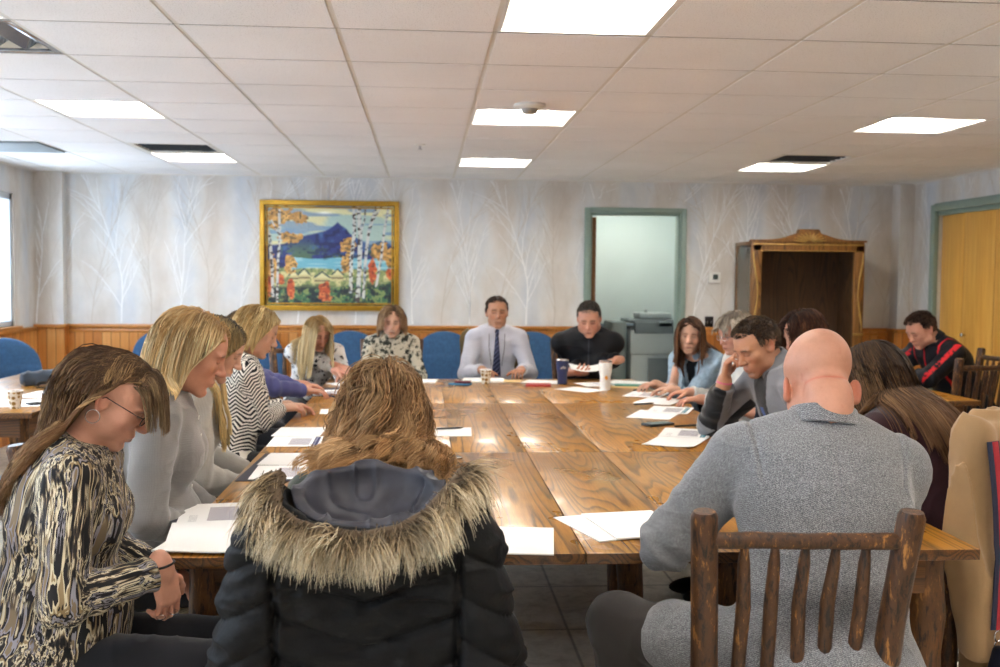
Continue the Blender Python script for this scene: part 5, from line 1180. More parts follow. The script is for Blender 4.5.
# H - shirt and tie
def person_h():
    q = dict(male=True, s=1.0, name_id='H', hc=(0.555, 7.92, 1.221), heading=181, label='person in a pale lavender shirt and dark striped tie with spectacles on a cord', lean=2, bend=4, neck=8, head=(-3, 2, 0), eyes='down', skin='tan', girth=.94, sw=.170, jaw=1.0,
             hands=[dict(w=(.72, 7.66, .798), fw=(-.3, -1, 0)), dict(w=(.43, 7.66, .798), fw=(.3, -1, 0))])
    root, P, S, w, G = person(q, [dict(name='shirt', mat=M_SHIRT, base='#D4D4DE', o=.012, sleeve=(.95, .95), neck=(.05, .0), amp=.006, seed=23), dict(kind='collar', mat=M_SHIRT, base='#E2E2EA', r=.066, ht=.018, z=.045, tilt=.25, open_=.012)],
        [dict(col_root='#33251C', col_tip='#4A3628', n=1500, length=.024, vol=.003, comb=comb_short(-.5, .15, .2), line=line_short, seg=6, clump=.3, grav=.1, width=.0022, seed=91)])
    t = NT('striped_tie', .5); s = t.sep(t.coord()); v = t.math('FRACT', t.math('MULTIPLY', t.math('ADD', s[0], s[2]), 28)); t.base(t.ramp(v, [(0, '#232A48'), (.62, '#232A48'), (.66, '#7C84A8'), (.80, '#3A3F5C')], 'CONSTANT'))
    zs = np.linspace(.205, -.16, 16); pts = [surf(G, P, 0, z, .004) for z in zs]; ribbon('tie', pts, P.v, [.014, .018, .012] + list(np.linspace(.016, .036, 13)), t.m, root, .006)
    b = MB()
    for sx in (-1, 1): b.tube([P.P3 + P.u * .05 + P.x * sx * .055 - P.v * .02] + [surf(G, P, sx * (.06 - .02 * sstep(.1, -.1, z)), z, .004) for z in np.linspace(.17, -.08, 9)], .0022, 6)
    b.obj('spectacle_cord', M_NYLK, root)
# I - black zip vest
def person_i():
    q = dict(male=True, s=1.04, name_id='I', hc=(1.225, 7.65, 1.19), heading=184, label='person with short greying hair in a black zip fleece vest holding papers', lean=10, bend=6, neck=14, head=(8, 24, 2), skin='pink', girth=1.16, sw=.192, armg=1.0, fat=.006, neckr=1.12,
             hands=[dict(w=(1.40, 7.52, .885), fw=(-.8, -.3, -.1), nw=(.0, -.4, -1), curl=.4), dict(w=(1.06, 7.46, .80), fw=(.5, -.8, 0), nw=(.5, 0, .8), curl=.5)][::1])
    q['hands'] = [dict(w=(1.06, 7.50, .80), fw=(.5, -.8, 0), nw=(.5, 0, .8), curl=.5), dict(w=(1.40, 7.52, .885), fw=(-.8, -.3, -.1), nw=(0, -.4, -1), curl=.4)][::-1]
    q['hands'] = [dict(w=(1.06, 7.50, .80), fw=(.5, -.8, 0), nw=(.5, 0, .8), curl=.5, polew=(-1, .2, -.8)), dict(w=(1.42, 7.52, .885), polew=(1, .2, -.8), fw=(-.8, -.3, -.1), nw=(0, -.4, -1), curl=.4)]
    def cf(P, V, c, pc, seg):
        p = chestc(P, V); c = c.copy(); vest = (seg == 0); c[vest] = np.array(srgb('#17181D')); m = vest & (np.abs(p[:, 0]) < .005) & (p[:, 1] > 0); c[m] = np.array(srgb('#3A3B42'))
        l = (np.abs(p[:, 0] + .080) < .026) & (np.abs(p[:, 2] + .005 + .004 * np.sin(p[:, 0] * 500)) < .007) & (p[:, 1] > 0) & vest; c[l] = np.array(srgb('#9A9DA5')); return c
    person(q, [dict(name='vest_and_sweater', mat=M_NYL, base='#101014', o=.020, sleeve=(.97, .97), neck=(.060, .0), amp=.006, seed=26, colf=cf, arm=1.3), dict(kind='collar', mat=M_NYL, base='#15161B', r=.082, ht=.040, z=.045, tilt=.25, open_=.022), dict(kind='collar', name='shirt_collar', mat=M_SHIRT, base='#8C97B4', r=.070, ht=.018, z=.035, tilt=.3, open_=.012)],
        [dict(col_root='#3C352F', col_tip='#6E655C', n=1600, length=.018, vol=.003, comb=comb_short(.5, .3), line=line_short, seg=5, clump=.2, grav=.1, width=.0024, seed=101)])
# J - denim shirt
def person_j():
    q = dict(WOMAN, name_id='J', hc=(1.706, 6.55, 1.126), heading=232, label='person with shoulder-length brown hair in a light denim shirt over black, facing the viewer', lean=10, bend=5, neck=8, head=(-36, 6, -3), eyes='open', skin='fair', bust=1.0,
             hands=[dict(w=(1.50, 6.55, .80), fw=(-.6, -.6, 0)), dict(w=(1.52, 6.28, .80), fw=(-.8, .2, 0))][::-1])
    q['hands'] = [dict(w=(1.50, 6.34, .80), fw=(-.9, .1, 0)), dict(w=(1.52, 6.34, .80), fw=(-.9, .1, 0))]
    q['hands'] = [dict(w=(1.50, 6.62, .80), fw=(-.8, -.5, 0)), dict(w=(1.54, 6.30, .80), fw=(-.9, .3, 0))]
    def cf(P, V, c, pc, seg):
        p = chestc(P, V); c = c.copy(); m = (np.abs(p[:, 0]) < .028 + .10 * np.clip(p[:, 2] - .02, 0, 1)) & (p[:, 1] > .02) & (seg == 0); c[m] = np.array(srgb('#17181C')); e = (np.abs(np.abs(p[:, 0]) - (.032 + .10 * np.clip(p[:, 2] - .02, 0, 1))) < .006) & (p[:, 1] > .02) & (seg == 0); c[e] *= .75
        pk = (np.abs(np.abs(p[:, 0]) - .085) < .035) & (np.abs(p[:, 2] - .02) < .045) & (p[:, 1] > .02) & (seg == 0) & ~((np.abs(np.abs(p[:, 0]) - .085) < .031) & (np.abs(p[:, 2] - .02) < .041)); c[pk] *= .72; return c
    person(q, [dict(name='denim_shirt', mat=M_DENIM, base='#A9C0D2', o=.015, sleeve=(.93, .93), neck=(.02, .55), amp=.007, seed=29, colf=cf, arm=1.3), dict(kind='collar', mat=M_DENIM, base='#A3BACD', r=.075, ht=.018, z=.03, tilt=.5, open_=.035)],
        [dict(col_root='#3A261A', col_tip='#6A452C', n=1900, length=.225, vol=.013, keep=('side', .072, .078), comb=long_comb(.03, .2), grav=.75, seg=16, highlights='#8A5E3C', hfrac=.25, seed=111, width=.0023, clump=.45, ncl=70)])
# K - grey hair, glasses, white shirt
def person_k():
    q = dict(WOMAN, name_id='K', hc=(1.818, 5.95, 1.171), heading=258, label='person with short grey-blonde hair and glasses in a white shirt, hand on the table', lean=12, bend=6, neck=18, head=(-8, 16, 0), skin='pink', fat=.004,
             hands=[dict(w=(1.58, 5.80, .798), fw=(-1, .1, 0)), dict(w=(1.60, 6.15, .798), fw=(-1, 0, 0))])
    root, P, S, w, G = person(q, [dict(name='shirt', mat=M_SHIRT, base='#D8D6D0', o=.014, sleeve=(.93, .93), neck=(.045, .1), amp=.006, seed=31)],
        [dict(col_root='#6E6254', col_tip='#A6998A', n=1500, length=.10, vol=.014, comb=comb_short(.2, .5), grav=.4, seg=10, line=line_short, highlights='#C4B8A6', hfrac=.4, seed=121, width=.0022, clump=.5, ncl=60)]); glasses(P, root, M_SILVER, M_LENS)
# L - man resting his forehead on his hand
def person_l():
    q = dict(male=True, s=1.03, name_id='L', hc=(1.476, 4.5, 1.193), heading=262, label='person with cropped dark hair in a grey jacket, forehead resting on one hand', lean=22, bend=9, neck=24, head=(-12, 28, 4), skin='tan', beard=.75, girth=1.05, brow='#33241A', jaw=1.02, legs=[dict(knee=(.05, .44, .53), ankle=(.07, .40, .1)), dict(knee=(.23, .45, .53), ankle=(.24, .4, .1))],
             hands=[dict(w=(1.50, 4.22, .798), fw=(-1, .3, 0)), dict(w=(1.362, 4.60, 1.02), fw=(.10, -.16, 1), nw=(.9, -.55, 0), curl=.75, polew=(-.2, .6, -1))])
    def cf(P, V, c, pc, seg):
        p = chestc(P, V); c = c.copy(); m = (np.abs(p[:, 0]) < .030 + .14 * np.clip(p[:, 2] + .06, 0, 1)) & (p[:, 1] > .0) & (seg == 0); c[m] = np.array(srgb('#14151A')); b = m & (np.abs(p[:, 0]) < .014) & (p[:, 2] < .06); c[b] = np.array(srgb('#2B55A0'))
        for si in (3, 4): s = (seg == si) & (pc[:, 0] > .004); c[s] = np.array(srgb('#131317'))
        return c
    root, P, S, w, G = person(q, [dict(name='jacket', mat=M_KNIT, base='#85868B', o=.017, sleeve=(.93, .93), neck=(.05, .1), amp=.006, seed=33, colf=cf), dict(kind='collar', mat=M_KNIT, base='#85868B', r=.078, ht=.035, z=.05, tilt=.3, open_=.03)],
        [dict(col_root='#33251B', col_tip='#57432F', n=2600, length=.024, vol=.004, comb=comb_short(.7, .45), line=line_short, seg=6, clump=.4, grav=.12, width=.0015, seed=131, highlights='#6A5646', hfrac=.2)], h=.0042)
    S0, E, W, fd, pn, hd = P.arm[1]; ring(root, W - fd * .004, fd, .030, .006, plain('pink_rubber', '#C9607C', .5), 'wristband', 'pink wristband')
# M - curly dark hair
def person_m():
    q = dict(WOMAN, name_id='M', hc=(1.984, 5.3, 1.201), heading=262, label='person with wavy auburn-brown hair looking down, seated nearest the carved cabinet', lean=14, bend=6, neck=20, head=(-4, 24, 0), skin='pink', hands=[dict(w=(1.68, 5.18, .798)), dict(w=(1.70, 5.42, .798))])
    person(q, [dict(name='sweater', mat=M_KNIT, base='#2C3440', o=.014, sleeve=(.95, .95), neck=(.04, .1), amp=.005, seed=37)],
        [dict(col_root='#2E1C14', col_tip='#6A4230', n=2200, length=.20, vol=.024, comb=long_comb(.0, .6, .6), grav=.5, seg=18, wave=.009, wfreq=60, seed=141, width=.0020, clump=.6, highlights='#8A5A3E', hfrac=.25, ncl=70)])
# N - bald man in tweed
def person_n():
    q = dict(male=True, s=1.06, name_id='N', hc=(1.024, 2.62, 1.228), heading=6, label='person with a bald head in a grey tweed blazer', lean=8, bend=7, neck=8, head=(-4, 30, 2), skin='pink', girth=1.10, sw=.183, nape=True, neckr=.93, fat=.004, armg=1.0, protract=.03, hs=1.0, ear=-.032, earx=.005, earred=.9, side=5, scalp=('#8A6A55', .10),
             hands=[dict(w=(.76, 2.88, .83), fw=(.4, 1, -.1), polew=(-.8, -.6, -.7)), dict(w=(1.05, 2.90, .83), fw=(-.4, 1, -.1), polew=(1, -.5, -.3))], legs=[dict(knee=(-.33, .20, .575), ankle=(-.26, .05, .10)), dict(knee=(.17, .34, .55))])
    q['legs'][0] = dict(knee=(-.46, .25, .585), ankle=(-.40, .16, .10))
    def seam(V):
        V = V.astype(float); p = chestc(PN[0], V); d = -.0035 * np.exp(-(p[:, 0] / .0035) ** 2) * (p[:, 1] < 0); P = PN[0]
        for i, sx in ((0, -1), (1, 1)):
            s0, e = P.arm[i][:2]; n = unit(P.x * sx * .86 + P.u * -.15 + P.v * .1); t = (V - (s0 - P.x * sx * .03)) @ n; near = np.linalg.norm(V - s0, axis=1) < .16; d += near * (-.0045 * np.exp(-((t) / .005) ** 2) + .004 * np.exp(-((t - .016) / .014) ** 2))
            ax = unit(e - s0); q_ = (V - e) @ ax; wt = np.exp(-((np.linalg.norm(V - e, axis=1) / .13) ** 2)); d += wt * .006 * np.sin(q_ * 95 + 2.5 * vnoise(V, 9)) * (p[:, 1] > -.3)
        d += .004 * fold(V, (7, 7, 3.2), 5) ** 5 * (p[:, 2] < .02)
        return d
    PN = []
    q2 = dict(q); q2['hands'] = [dict(x) for x in q['hands']]; r0_, P0 = start_person(q2); bpy.data.objects.remove(r0_); PN.append(P0); q['loc'] = q2['loc']; q['s'] = q2['s']; q['lean'] = q2['lean']; q.pop('hc')
    def ex(S, P):
        S.el(P.H + A(0, -.02, -.03), (.235, .185, .13), None, .06); S.rc(P.legs[0][0] + A(-.02, .0, .02), lerp(P.legs[0][0], P.legs[0][1], .62) + A(-.0, 0, .01), .120, .092, .05)
    root, P, S, w, G = person(q, [dict(name='blazer', mat=M_TWEED, o=.022, sleeve=(.96, .96), neck=(.060, .05), amp=.005, seed=41, arm=.6, extra=ex, disp=seam, loose=1.0), dict(kind='collar', mat=M_TWEED, base='#777777', r=.082, ht=.024, z=.052, tilt=.10, open_=.03, th=.012)], [], h=.0034, pants='#3B3634', pant_mat=M_FAB)
# O - maroon sweater
def person_o():
    q = dict({**WOMAN, 's': 1.0}, name_id='O', hc=(1.561, 3.5, 1.143), heading=320, label='person with very long brown hair in a dark maroon fuzzy sweater, bowed towards the table', lean=26, bend=11, neck=26, head=(4, 32, 0), skin='fair', girth=1.08, hands=[dict(w=(1.36, 3.60, .83), pole=(-1, -.2, -.25)), dict(w=(1.46, 3.86, .83), pole=(1, -.2, -.25))])
    person(q, [dict(name='sweater', mat=M_KNITF, base='#35191F', o=.018, sleeve=(.96, .96), neck=(.045, .1), amp=.006, seed=43)],
        [dict(col_root='#281A13', col_tip='#7A5638', n=3800, length=.42, vol=.014, comb=long_comb(-.005, .6, .2), grav=.7, fallw=(.1, -.35, -1), seg=24, highlights='#9A7650', hfrac=.22, seed=151, width=.0016, clump=.6, ncl=120, tipmix=.9, wave=.003)])
M_KNITF = m_knit('fuzzy_knit')
# P - track jacket
def person_p():
    q = dict(male=True, s=1.03, name_id='P', hc=(3.565, 7.2, 1.142), heading=262, label='person with short brown hair in a black track jacket with red stripes', lean=16, bend=10, neck=24, head=(-6, 30, 0), skin='pink', girth=1.18, sw=.20, fat=.008, neckr=1.15,
             hands=[dict(w=(3.28, 7.08, .83), fw=(-1, .2, -.1), pole=(-.8, -.2, -.5)), dict(w=(3.30, 7.30, .83), fw=(-1, -.1, -.1), pole=(.8, -.2, -.5))])
    def cf(P, V, c, pc, seg):
        p = chestc(P, V); c = c.copy(); red = np.array(srgb('#D8202A')); a = np.arctan2(pc[:, 1], pc[:, 0])
        for si in (1, 3):
            m = (seg == si) & (np.abs(np.angle(np.exp(1j * (a - (-.2 if si == 1 else -.2))))) < .16); c[m] = red
            m = (seg == si) & (np.abs(np.angle(np.exp(1j * (a - 2.4)))) < .22) & (vnoise(V, 60) > -.35); c[m] = red
        s = (seg == 0) & (np.abs(np.abs(p[:, 0]) - (.125 + .15 * np.clip(p[:, 2] - .05, 0, 1))) < .008) & (p[:, 2] > -.2); c[s] = red
        z = (seg == 0) & (np.abs(p[:, 0]) < .005) & (p[:, 1] > 0) & (p[:, 2] > .02); c[z] = red
        l = (seg == 0) & (np.hypot(p[:, 0] + .07, p[:, 2] - .05) < .022) & (p[:, 1] > 0); c[l] = np.array(srgb('#D8D8DC')); l = (seg == 0) & (np.hypot(p[:, 0] + .070, p[:, 2] - .055) < .010) & (p[:, 1] > 0); c[l] = red; return c
    person(q, [dict(name='track_jacket', mat=M_NYL, base='#14161E', o=.018, sleeve=(.95, .95), neck=(.045, .1), amp=.006, seed=47, colf=cf), dict(kind='collar', mat=M_NYL, base='#14161E', r=.082, ht=.028, z=.045, tilt=.3, open_=.03)],
        [dict(col_root='#2A1C15', col_tip='#54392A', n=1700, length=.028, vol=.005, comb=comb_short(.7, .5), line=line_short, seg=6, clump=.3, grav=.1, width=.0022, seed=161)])
# Q - seen from behind
def person_q():
    q = dict(WOMAN, name_id='Q', hc=(-0.098, 2.42, 1.158), heading=2, label='person with wavy light brown hair seated before the black parka', lean=7, bend=5, neck=14, head=(0, 22, 0), skin='fair', hands=[dict(w=(-.28, 2.76, .79), fw=(.3, 1, 0)), dict(w=(.08, 2.76, .79), fw=(-.3, 1, 0))])
    person(q, [dict(name='top', mat=M_KNIT, base='#2F3A30', o=.012, sleeve=(.95, .95), neck=(.045, .1), amp=.004, seed=53)],
        [dict(col_root='#5A3C26', col_tip='#B98C5C', n=5200, length=.27, vol=.020, comb=lambda p, n, r: np.stack([p[:, 0] * 5, -.5 - 4 * np.clip(-p[:, 1], 0, 1), -.4 + 0 * p[:, 0]], 1) + n * .3, grav=.7, seg=30, wave=.026, wfreq=46, var=.26, highlights='#CFA87A', hfrac=.35, seed=171, width=.0013, clump=.86, ncl=110, fallw=(0, -.10, -1))])
ALL = [person_a, person_b, person_c, person_d, person_e, person_f, person_g, person_h, person_i, person_j, person_k, person_l, person_m, person_n, person_o, person_p, person_q]
ONLY = None
import time
for f in ALL:
    if ONLY is None or f.__name__[-1] in ONLY:
        t_ = time.time(); f(); print(f.__name__, round(time.time() - t_, 1))
# their chairs
hc = hickory_chair(3)
seat_names = dict(N='log chair holding the bald man in the tweed blazer', A='log chair with woven seat under the streaked blouse', B='log chair under the grey knit cardigan', C='log chair under the cream fluffy cardigan', D='log chair under the chevron jacket', E='log chair under the blue-purple cardigan',
    F='log chair under the white sprigged blouse', G='log chair under the dense flower blouse', H='log chair holding the olive-brown coat behind the man in the tie', I='log chair under the black fleece vest', J='log chair under the light denim shirt', K='log chair under the white shirt', L='log chair under the grey jacket', M='log chair under the auburn-haired person',
    O='log chair draped with the camel coat', P='log chair under the red-striped track jacket', Q='log chair hidden under the black parka')
HD = dict(N=2, A=84, B=84, C=84, D=78, E=72, F=163, G=178, H=181, I=184, J=232, K=258, L=262, M=262, O=335, P=262, Q=2)
seats = [((CAST[k][0].location.x, CAST[k][0].location.y), HD[k], v, k) for k, v in seat_names.items() if k in CAST]
seats = [({'N': (.837, 2.445), 'Q': (-.108, 2.36), 'O': (xy[0] - .07, xy[1] + .05)}.get(k, xy), hd, lb) for xy, hd, lb, k in seats]
seats += [((3.64, 6.80), 350, 'empty dark log chair at the near end of the side table'), ((4.36, 6.95), 250, 'empty dark log chair standing by the closet doors')]
for k, (xy, hd, lb) in enumerate(seats):
    place(hc if k == 0 else copy_tree(hc), xy, hd, lb)
# ------------------------------------------------------------------ things on the tables
ZT = .7505
def m_page(kind):
    t = NT('page_' + kind, .65, spec=.3); o = t.coord('Object'); s = t.sep(o)
    if kind == 'blank': t.base('#F3F2F0'); return t.m
    def inr(ax, a, b): return t.math('MULTIPLY', t.math('GREATER_THAN', s[ax], a), t.math('LESS_THAN', s[ax], b))
    ln = t.math('LESS_THAN', t.math('FRACT', t.math('MULTIPLY', s[1], 130)), .55); wd = t.noise(t.mapping(o, (160, 700, 1)), 1.0, 1); tx = t.math('MULTIPLY', ln, t.math('GREATER_THAN', wd, .42))
    blk = t.math('MULTIPLY', inr(0, -.03, .062), inr(1, -.10, .085)); bar = t.math('MULTIPLY', inr(0, .074, .098), inr(1, -.125, .125)); ttl = t.math('MULTIPLY', inr(0, .080, .086), t.math('GREATER_THAN', t.noise(t.mapping(o, (1, 120, 1)), 1.0, 1), .5))
    sm = t.math('MULTIPLY', inr(0, -.085, -.06), inr(1, -.11, -.02)); c = t.mix(t.math('MULTIPLY', blk, .45), '#F3F2F0', '#8E8496' if kind != 'teal' else '#9A8F96'); c = t.mix(t.math('MULTIPLY', t.math('MULTIPLY', blk, tx), .7), c, '#55506A'); c = t.mix(t.math('MULTIPLY', t.math('MULTIPLY', sm, tx), .5), c, '#8C8A92'); c = t.mix(bar, c, '#2A2D55' if kind != 'teal' else '#4E8A94'); c = t.mix(t.math('MULTIPLY', t.math('MULTIPLY', bar, ttl), .8), c, '#D8D8E4'); t.base(c); return t.m
PG = {k: m_page(k) for k in ('blank', 'print', 'teal')}; M_FOLD = plain('dark_folder', '#1F1E33', .5, nscale=20)
def sheet(x, y, rot, kind, label, n=1, w=.216, l=.279, z=0.0, name='paper_sheet', group=None, mat=None, th=.0012, curl=.0):
    th = th * n; mb = MB(); nx = 6; vs = []; fs = []
    for k in (0, 1):
        for i in range(nx + 1):
            for j in range(nx + 1): u, v = i / nx - .5, j / nx - .5; vs.append((u * w, v * l, k * th + curl * (max(0, u - .1) ** 2 + max(0, -v - .2) ** 2)))
    N = (nx + 1) ** 2
    for i in range(nx):
        for j in range(nx): a = i * (nx + 1) + j; b = a + nx + 1; fs += [(a, a + 1, b + 1, b), (N + a, N + b, N + b + 1, N + a + 1)]
    e = [i * (nx + 1) for i in range(nx + 1)] + [nx * (nx + 1) + j for j in range(1, nx + 1)] + [i * (nx + 1) + nx for i in range(nx - 1, -1, -1)] + [j for j in range(nx - 1, 0, -1)]
    fs += [(e[i], e[(i + 1) % len(e)], N + e[(i + 1) % len(e)], N + e[i]) for i in range(len(e))]
    mb.add(vs, fs); o = mb.obj(name, mat or PG[kind]); o.location = (x, y, ZT + z); o.rotation_euler = (0, 0, R(rot)); return tag(o, label, name.split('_')[0] if name != 'paper_sheet' else 'paper', group)
sheet(-.575, 2.885, -8, 'blank', 'topmost blank white sheet overhanging the table corner beside the streaked blouse', 3, .225, .34, .006, curl=.015)
sheet(-.605, 2.93, 9, 'blank', 'blank white sheet under the topmost one at the corner beside the streaked blouse', 2, .216, .30, .003)
sheet(-.625, 3.19, 8, 'print', 'printed sheet with navy edge behind the corner sheets by the streaked blouse', 1, .23, .28, .003)
sheet(-.645, 3.17, 16, 'print', 'dark navy folder sticking out under the printed sheet near the streaked blouse', 1, .24, .29, .0, 'folder', mat=M_FOLD)
sheet(-.530, 3.99, -2, 'print', 'open dark folder before the grey cardigan', 1, .262, .58, .0, 'folder', mat=M_FOLD)
sheet(-.515, 3.86, 1, 'print', 'printed sheet with navy edge in the dark folder before the grey cardigan', 1, .23, .27, .003)
sheet(-.525, 4.14, -3, 'blank', 'blank sheet at the far half of the dark folder before the grey cardigan', 1, .22, .27, .003)
sheet(-.560, 4.59, 1, 'print', 'printed sheet with navy edge before the cream cardigan', 1, .23, .28, .002); sheet(-.580, 4.88, -2, 'blank', 'blank sheet beyond the printed one before the cream cardigan', 1, .22, .28, .002)
sheet(-.50, 5.62, 3, 'blank', 'small white note beside the chevron jacket\'s hands', 1, .12, .20, .001)
sheet(-.60, 6.60, 4, 'print', 'dark folder under the booklet before the purple cardigan', 1, .25, .50, 0, 'folder', mat=M_FOLD); sheet(-.58, 6.52, 4, 'teal', 'printed booklet on the dark folder before the purple cardigan', 2, .22, .30, .003)
sheet(-.50, 7.05, 35, 'teal', 'printed pages under the sleeves of the white sprigged blouse', 2, .22, .30, .001); sheet(-.36, 7.27, 70, 'blank', 'blank page lying past the sleeves of the white sprigged blouse', 1, .22, .30, .001)
sheet(.075, 4.88, 88, 'blank', 'blank white sheet with a pen on it in the middle of the table', 2, .27, .30, .0); sheet(-.02, 5.60, 5, 'blank', 'small white note lying past the wavy hair, mid-table', 1, .10, .30, .0)
sheet(.262, 2.835, -7, 'blank', 'blank white sheet at the near edge beside the black parka', 3, .20, .29, .0)
sheet(.545, 2.99, 17, 'blank', 'lower blank sheet of the pair before the tweed blazer', 2, .216, .31, .0); sheet(.625, 2.995, 10, 'blank', 'upper blank sheet of the pair before the tweed blazer', 3, .23, .31, .004)
sheet(1.13, 4.55, -28, 'blank', 'blank sheet under the printed one before the grey jacket', 2, .23, .30, .0, curl=.04); sheet(1.24, 4.80, -20, 'teal', 'printed sheet with grey edge before the grey jacket', 1, .23, .28, .004)
sheet(1.24, 5.48, -25, 'blank', 'blank sheet overlapping the leaflet near the auburn-haired person', 2, .23, .33, .0); sheet(1.37, 5.66, -22, 'teal', 'teal-edged leaflet near the auburn-haired person', 1, .23, .30, .004)
sheet(1.41, 6.10, -30, 'blank', 'blank sheet before the white shirt', 2, .23, .33, .0); sheet(1.40, 6.42, -25, 'teal', 'teal-edged leaflet before the denim shirt', 2, .23, .32, .004)
sheet(1.03, 6.74, 42, 'blank', 'white sheet lying cornerwise beside the white tumbler', 1, .216, .279, .0); sheet(1.22, 7.08, 12, 'teal', 'printed pages under the hands of the black fleece vest', 2, .30, .26, .0); sheet(1.44, 7.22, 60, 'blank', 'white sheet past the green notepad', 1, .216, .279, .0)
sheet(1.36, 6.93, 75, 'blank', 'tan envelope under the green notepad', 2, .16, .26, .0, 'envelope', mat=plain('manila', '#D9B982', .7, nscale=20)); sheet(1.40, 6.98, 80, 'blank', 'green notepad on the tan envelope near the denim shirt', 5, .11, .19, .004, 'notepad', mat=plain('green_cover', '#3E8C7C', .5, nscale=20))
sheet(.60, 7.30, 80, 'blank', 'small yellow envelope beside the patterned cup of the man in the tie', 2, .11, .17, 0, 'envelope', mat=plain('yellow_paper', '#E6C98C', .7, nscale=20)); sheet(.775, 6.98, 84, 'blank', 'red notebook beside the navy tumbler', 12, .12, .17, 0, 'notebook', mat=plain('red_cover', '#A83A34', .5, nscale=20)); sheet(.84, 7.25, 70, 'blank', 'cream pages between the red notebook and the navy tumbler', 2, .2, .27, .0)
sheet(.42, 7.33, 85, 'blank', 'stack of white pages before the man in the tie', 8, .22, .29, 0); sheet(-.06, 7.30, 85, 'blank', 'white pages before the dense flower blouse', 2, .26, .30, 0)
for x, y, r_, lb in ((-2.27, 6.02, 8, 'white sheet beside the patterned cup on the window table'), (-2.30, 6.45, -6, 'white sheet with a pen on the window table'), (-2.30, 7.75, 30, 'blue-edged folded sheet at the far end of the window table')): sheet(x, y, r_, 'blank', lb, 1, .24, .36, 0)
m = MB()       # the sheet the man in the vest holds
V_, F_ = [], []
for i in range(13):
    for j in range(7): u, v = i / 12, j / 6; V_.append((1.05 + .26 * u, 7.34 + .02 * u + .16 * v * .9, .835 - .055 * math.sin(u * 2.6) * .6 + .02 * u + .03 * v))
for i in range(12):
    for j in range(6): a = i * 7 + j; F_.append((a, a + 1, a + 8, a + 7))
o = mesh_obj('paper_sheet', V_, F_, PG['print']); o.modifiers.new('thickness', 'SOLIDIFY').thickness = .0008; tag(o, 'curled white sheet held up by the person in the black fleece vest', 'paper')
def slab(name, x, y, rot, d, mat, label, cat, z=0.0, scr=None):
    r = empty(name, (x, y, ZT + z), R(rot), label, cat); b = MB(); b.box((0, 0, d[2] / 2), d, bev=.0035); b.obj('case', mat, r); b = MB(); b.box((0, 0, d[2] + .0002), (d[0] - .008, d[1] - .008, .0006)); b.obj('screen', scr or M_SCR, r); return r
M_SCR = plain('glossy_glass', '#101216', .08, nscale=3); M_PHN = plain('phone_case', '#1B1D20', .4, nscale=20)
slab('phone', 1.17, 5.09, -62, (.078, .155, .012), M_PHN, 'dark phone on the table before the grey jacket', 'phone'); slab('phone', -2.15, 5.97, -50, (.075, .15, .010), M_PHN, 'black phone beside the patterned cup on the window table', 'phone')
slab('phone', .245, 7.04, 70, (.075, .15, .014), plain('blue_case', '#2A6E96', .4, nscale=20), 'blue phone under the small red one before the man in the tie', 'phone'); slab('phone', .265, 7.06, 78, (.06, .11, .012), plain('maroon_case', '#7A2A34', .4, nscale=20), 'small dark red phone lying on the blue one', 'phone', .0155)
slab('phone', .085, 4.18, 35, (.072, .15, .010), M_SILVER, 'silver-edged phone on the table past the parka hood', 'phone'); slab('phone', -.555, 6.36, 40, (.075, .15, .009), plain('navy_case', '#20284A', .4, nscale=20), 'navy phone under the hand of the purple cardigan', 'phone')
def pen(x, y, rot, label, z=0.0):
    r = empty('pen', (x, y, ZT + z + .006), R(rot), label, 'pen'); b = MB(); b.lathe([(.001, -.07), (.0035, -.058), (.0048, -.05), (.0050, .06), (.004, .066)], 12, M=TM((0, 0, 0), (R(90), 0, 0))); b.obj('barrel', M_NYLK, r); b = MB(); b.box((0, .045, .0062), (.0035, .045, .0016), bev=.0005); b.obj('clip', M_SILVER, r)
pen(1.30, 5.03, -72, 'black pen beside the dark phone before the grey jacket'); pen(1.28, 5.93, -70, 'black pen between the two leaflets near the white shirt'); pen(1.42, 6.68, -60, 'black pen beyond the leaflet before the denim shirt'); pen(-2.40, 6.77, -70, 'black pen on the white sheet of the window table', .002); pen(.12, 4.93, -75, 'black pen on the blank sheet in the middle of the table', .004)
t = NT('cup_print', .5); v = t.voro(t.coord(), 34, rnd=.2); t.base(t.ramp(v, [(.0, '#8A6A2E'), (.34, '#A8843C'), (.42, '#E8E2D4'), (.6, '#E8E2D4'), (.7, '#5C4630')], 'CONSTANT')); M_CUP = t.m
def cup(x, y, label):
    r = empty('paper_cup', (x, y, ZT), 0, label, 'cup'); b = MB(); b.lathe([(.027, 0), (.0275, .004), (.038, .093), (.0395, .095), (.0375, .096), (.035, .09), (.026, .012)], 26); b.obj('sleeve', M_CUP, r); b = MB(); b.lathe([(.0395, .092), (.041, .095), (.041, .099), (.0375, .0995), (.0365, .095)], 26, cap=False); b.obj('rim', PG['blank'], r); b = MB(); b.lathe([(.033, .075), (.0333, .0755)], 20); b.obj('coffee', plain('coffee', '#2A170C', .1, nscale=5), r)
cup(.425, 7.13, 'patterned paper coffee cup before the man in the tie'); cup(-2.215, 5.77, 'patterned paper coffee cup on the window table')
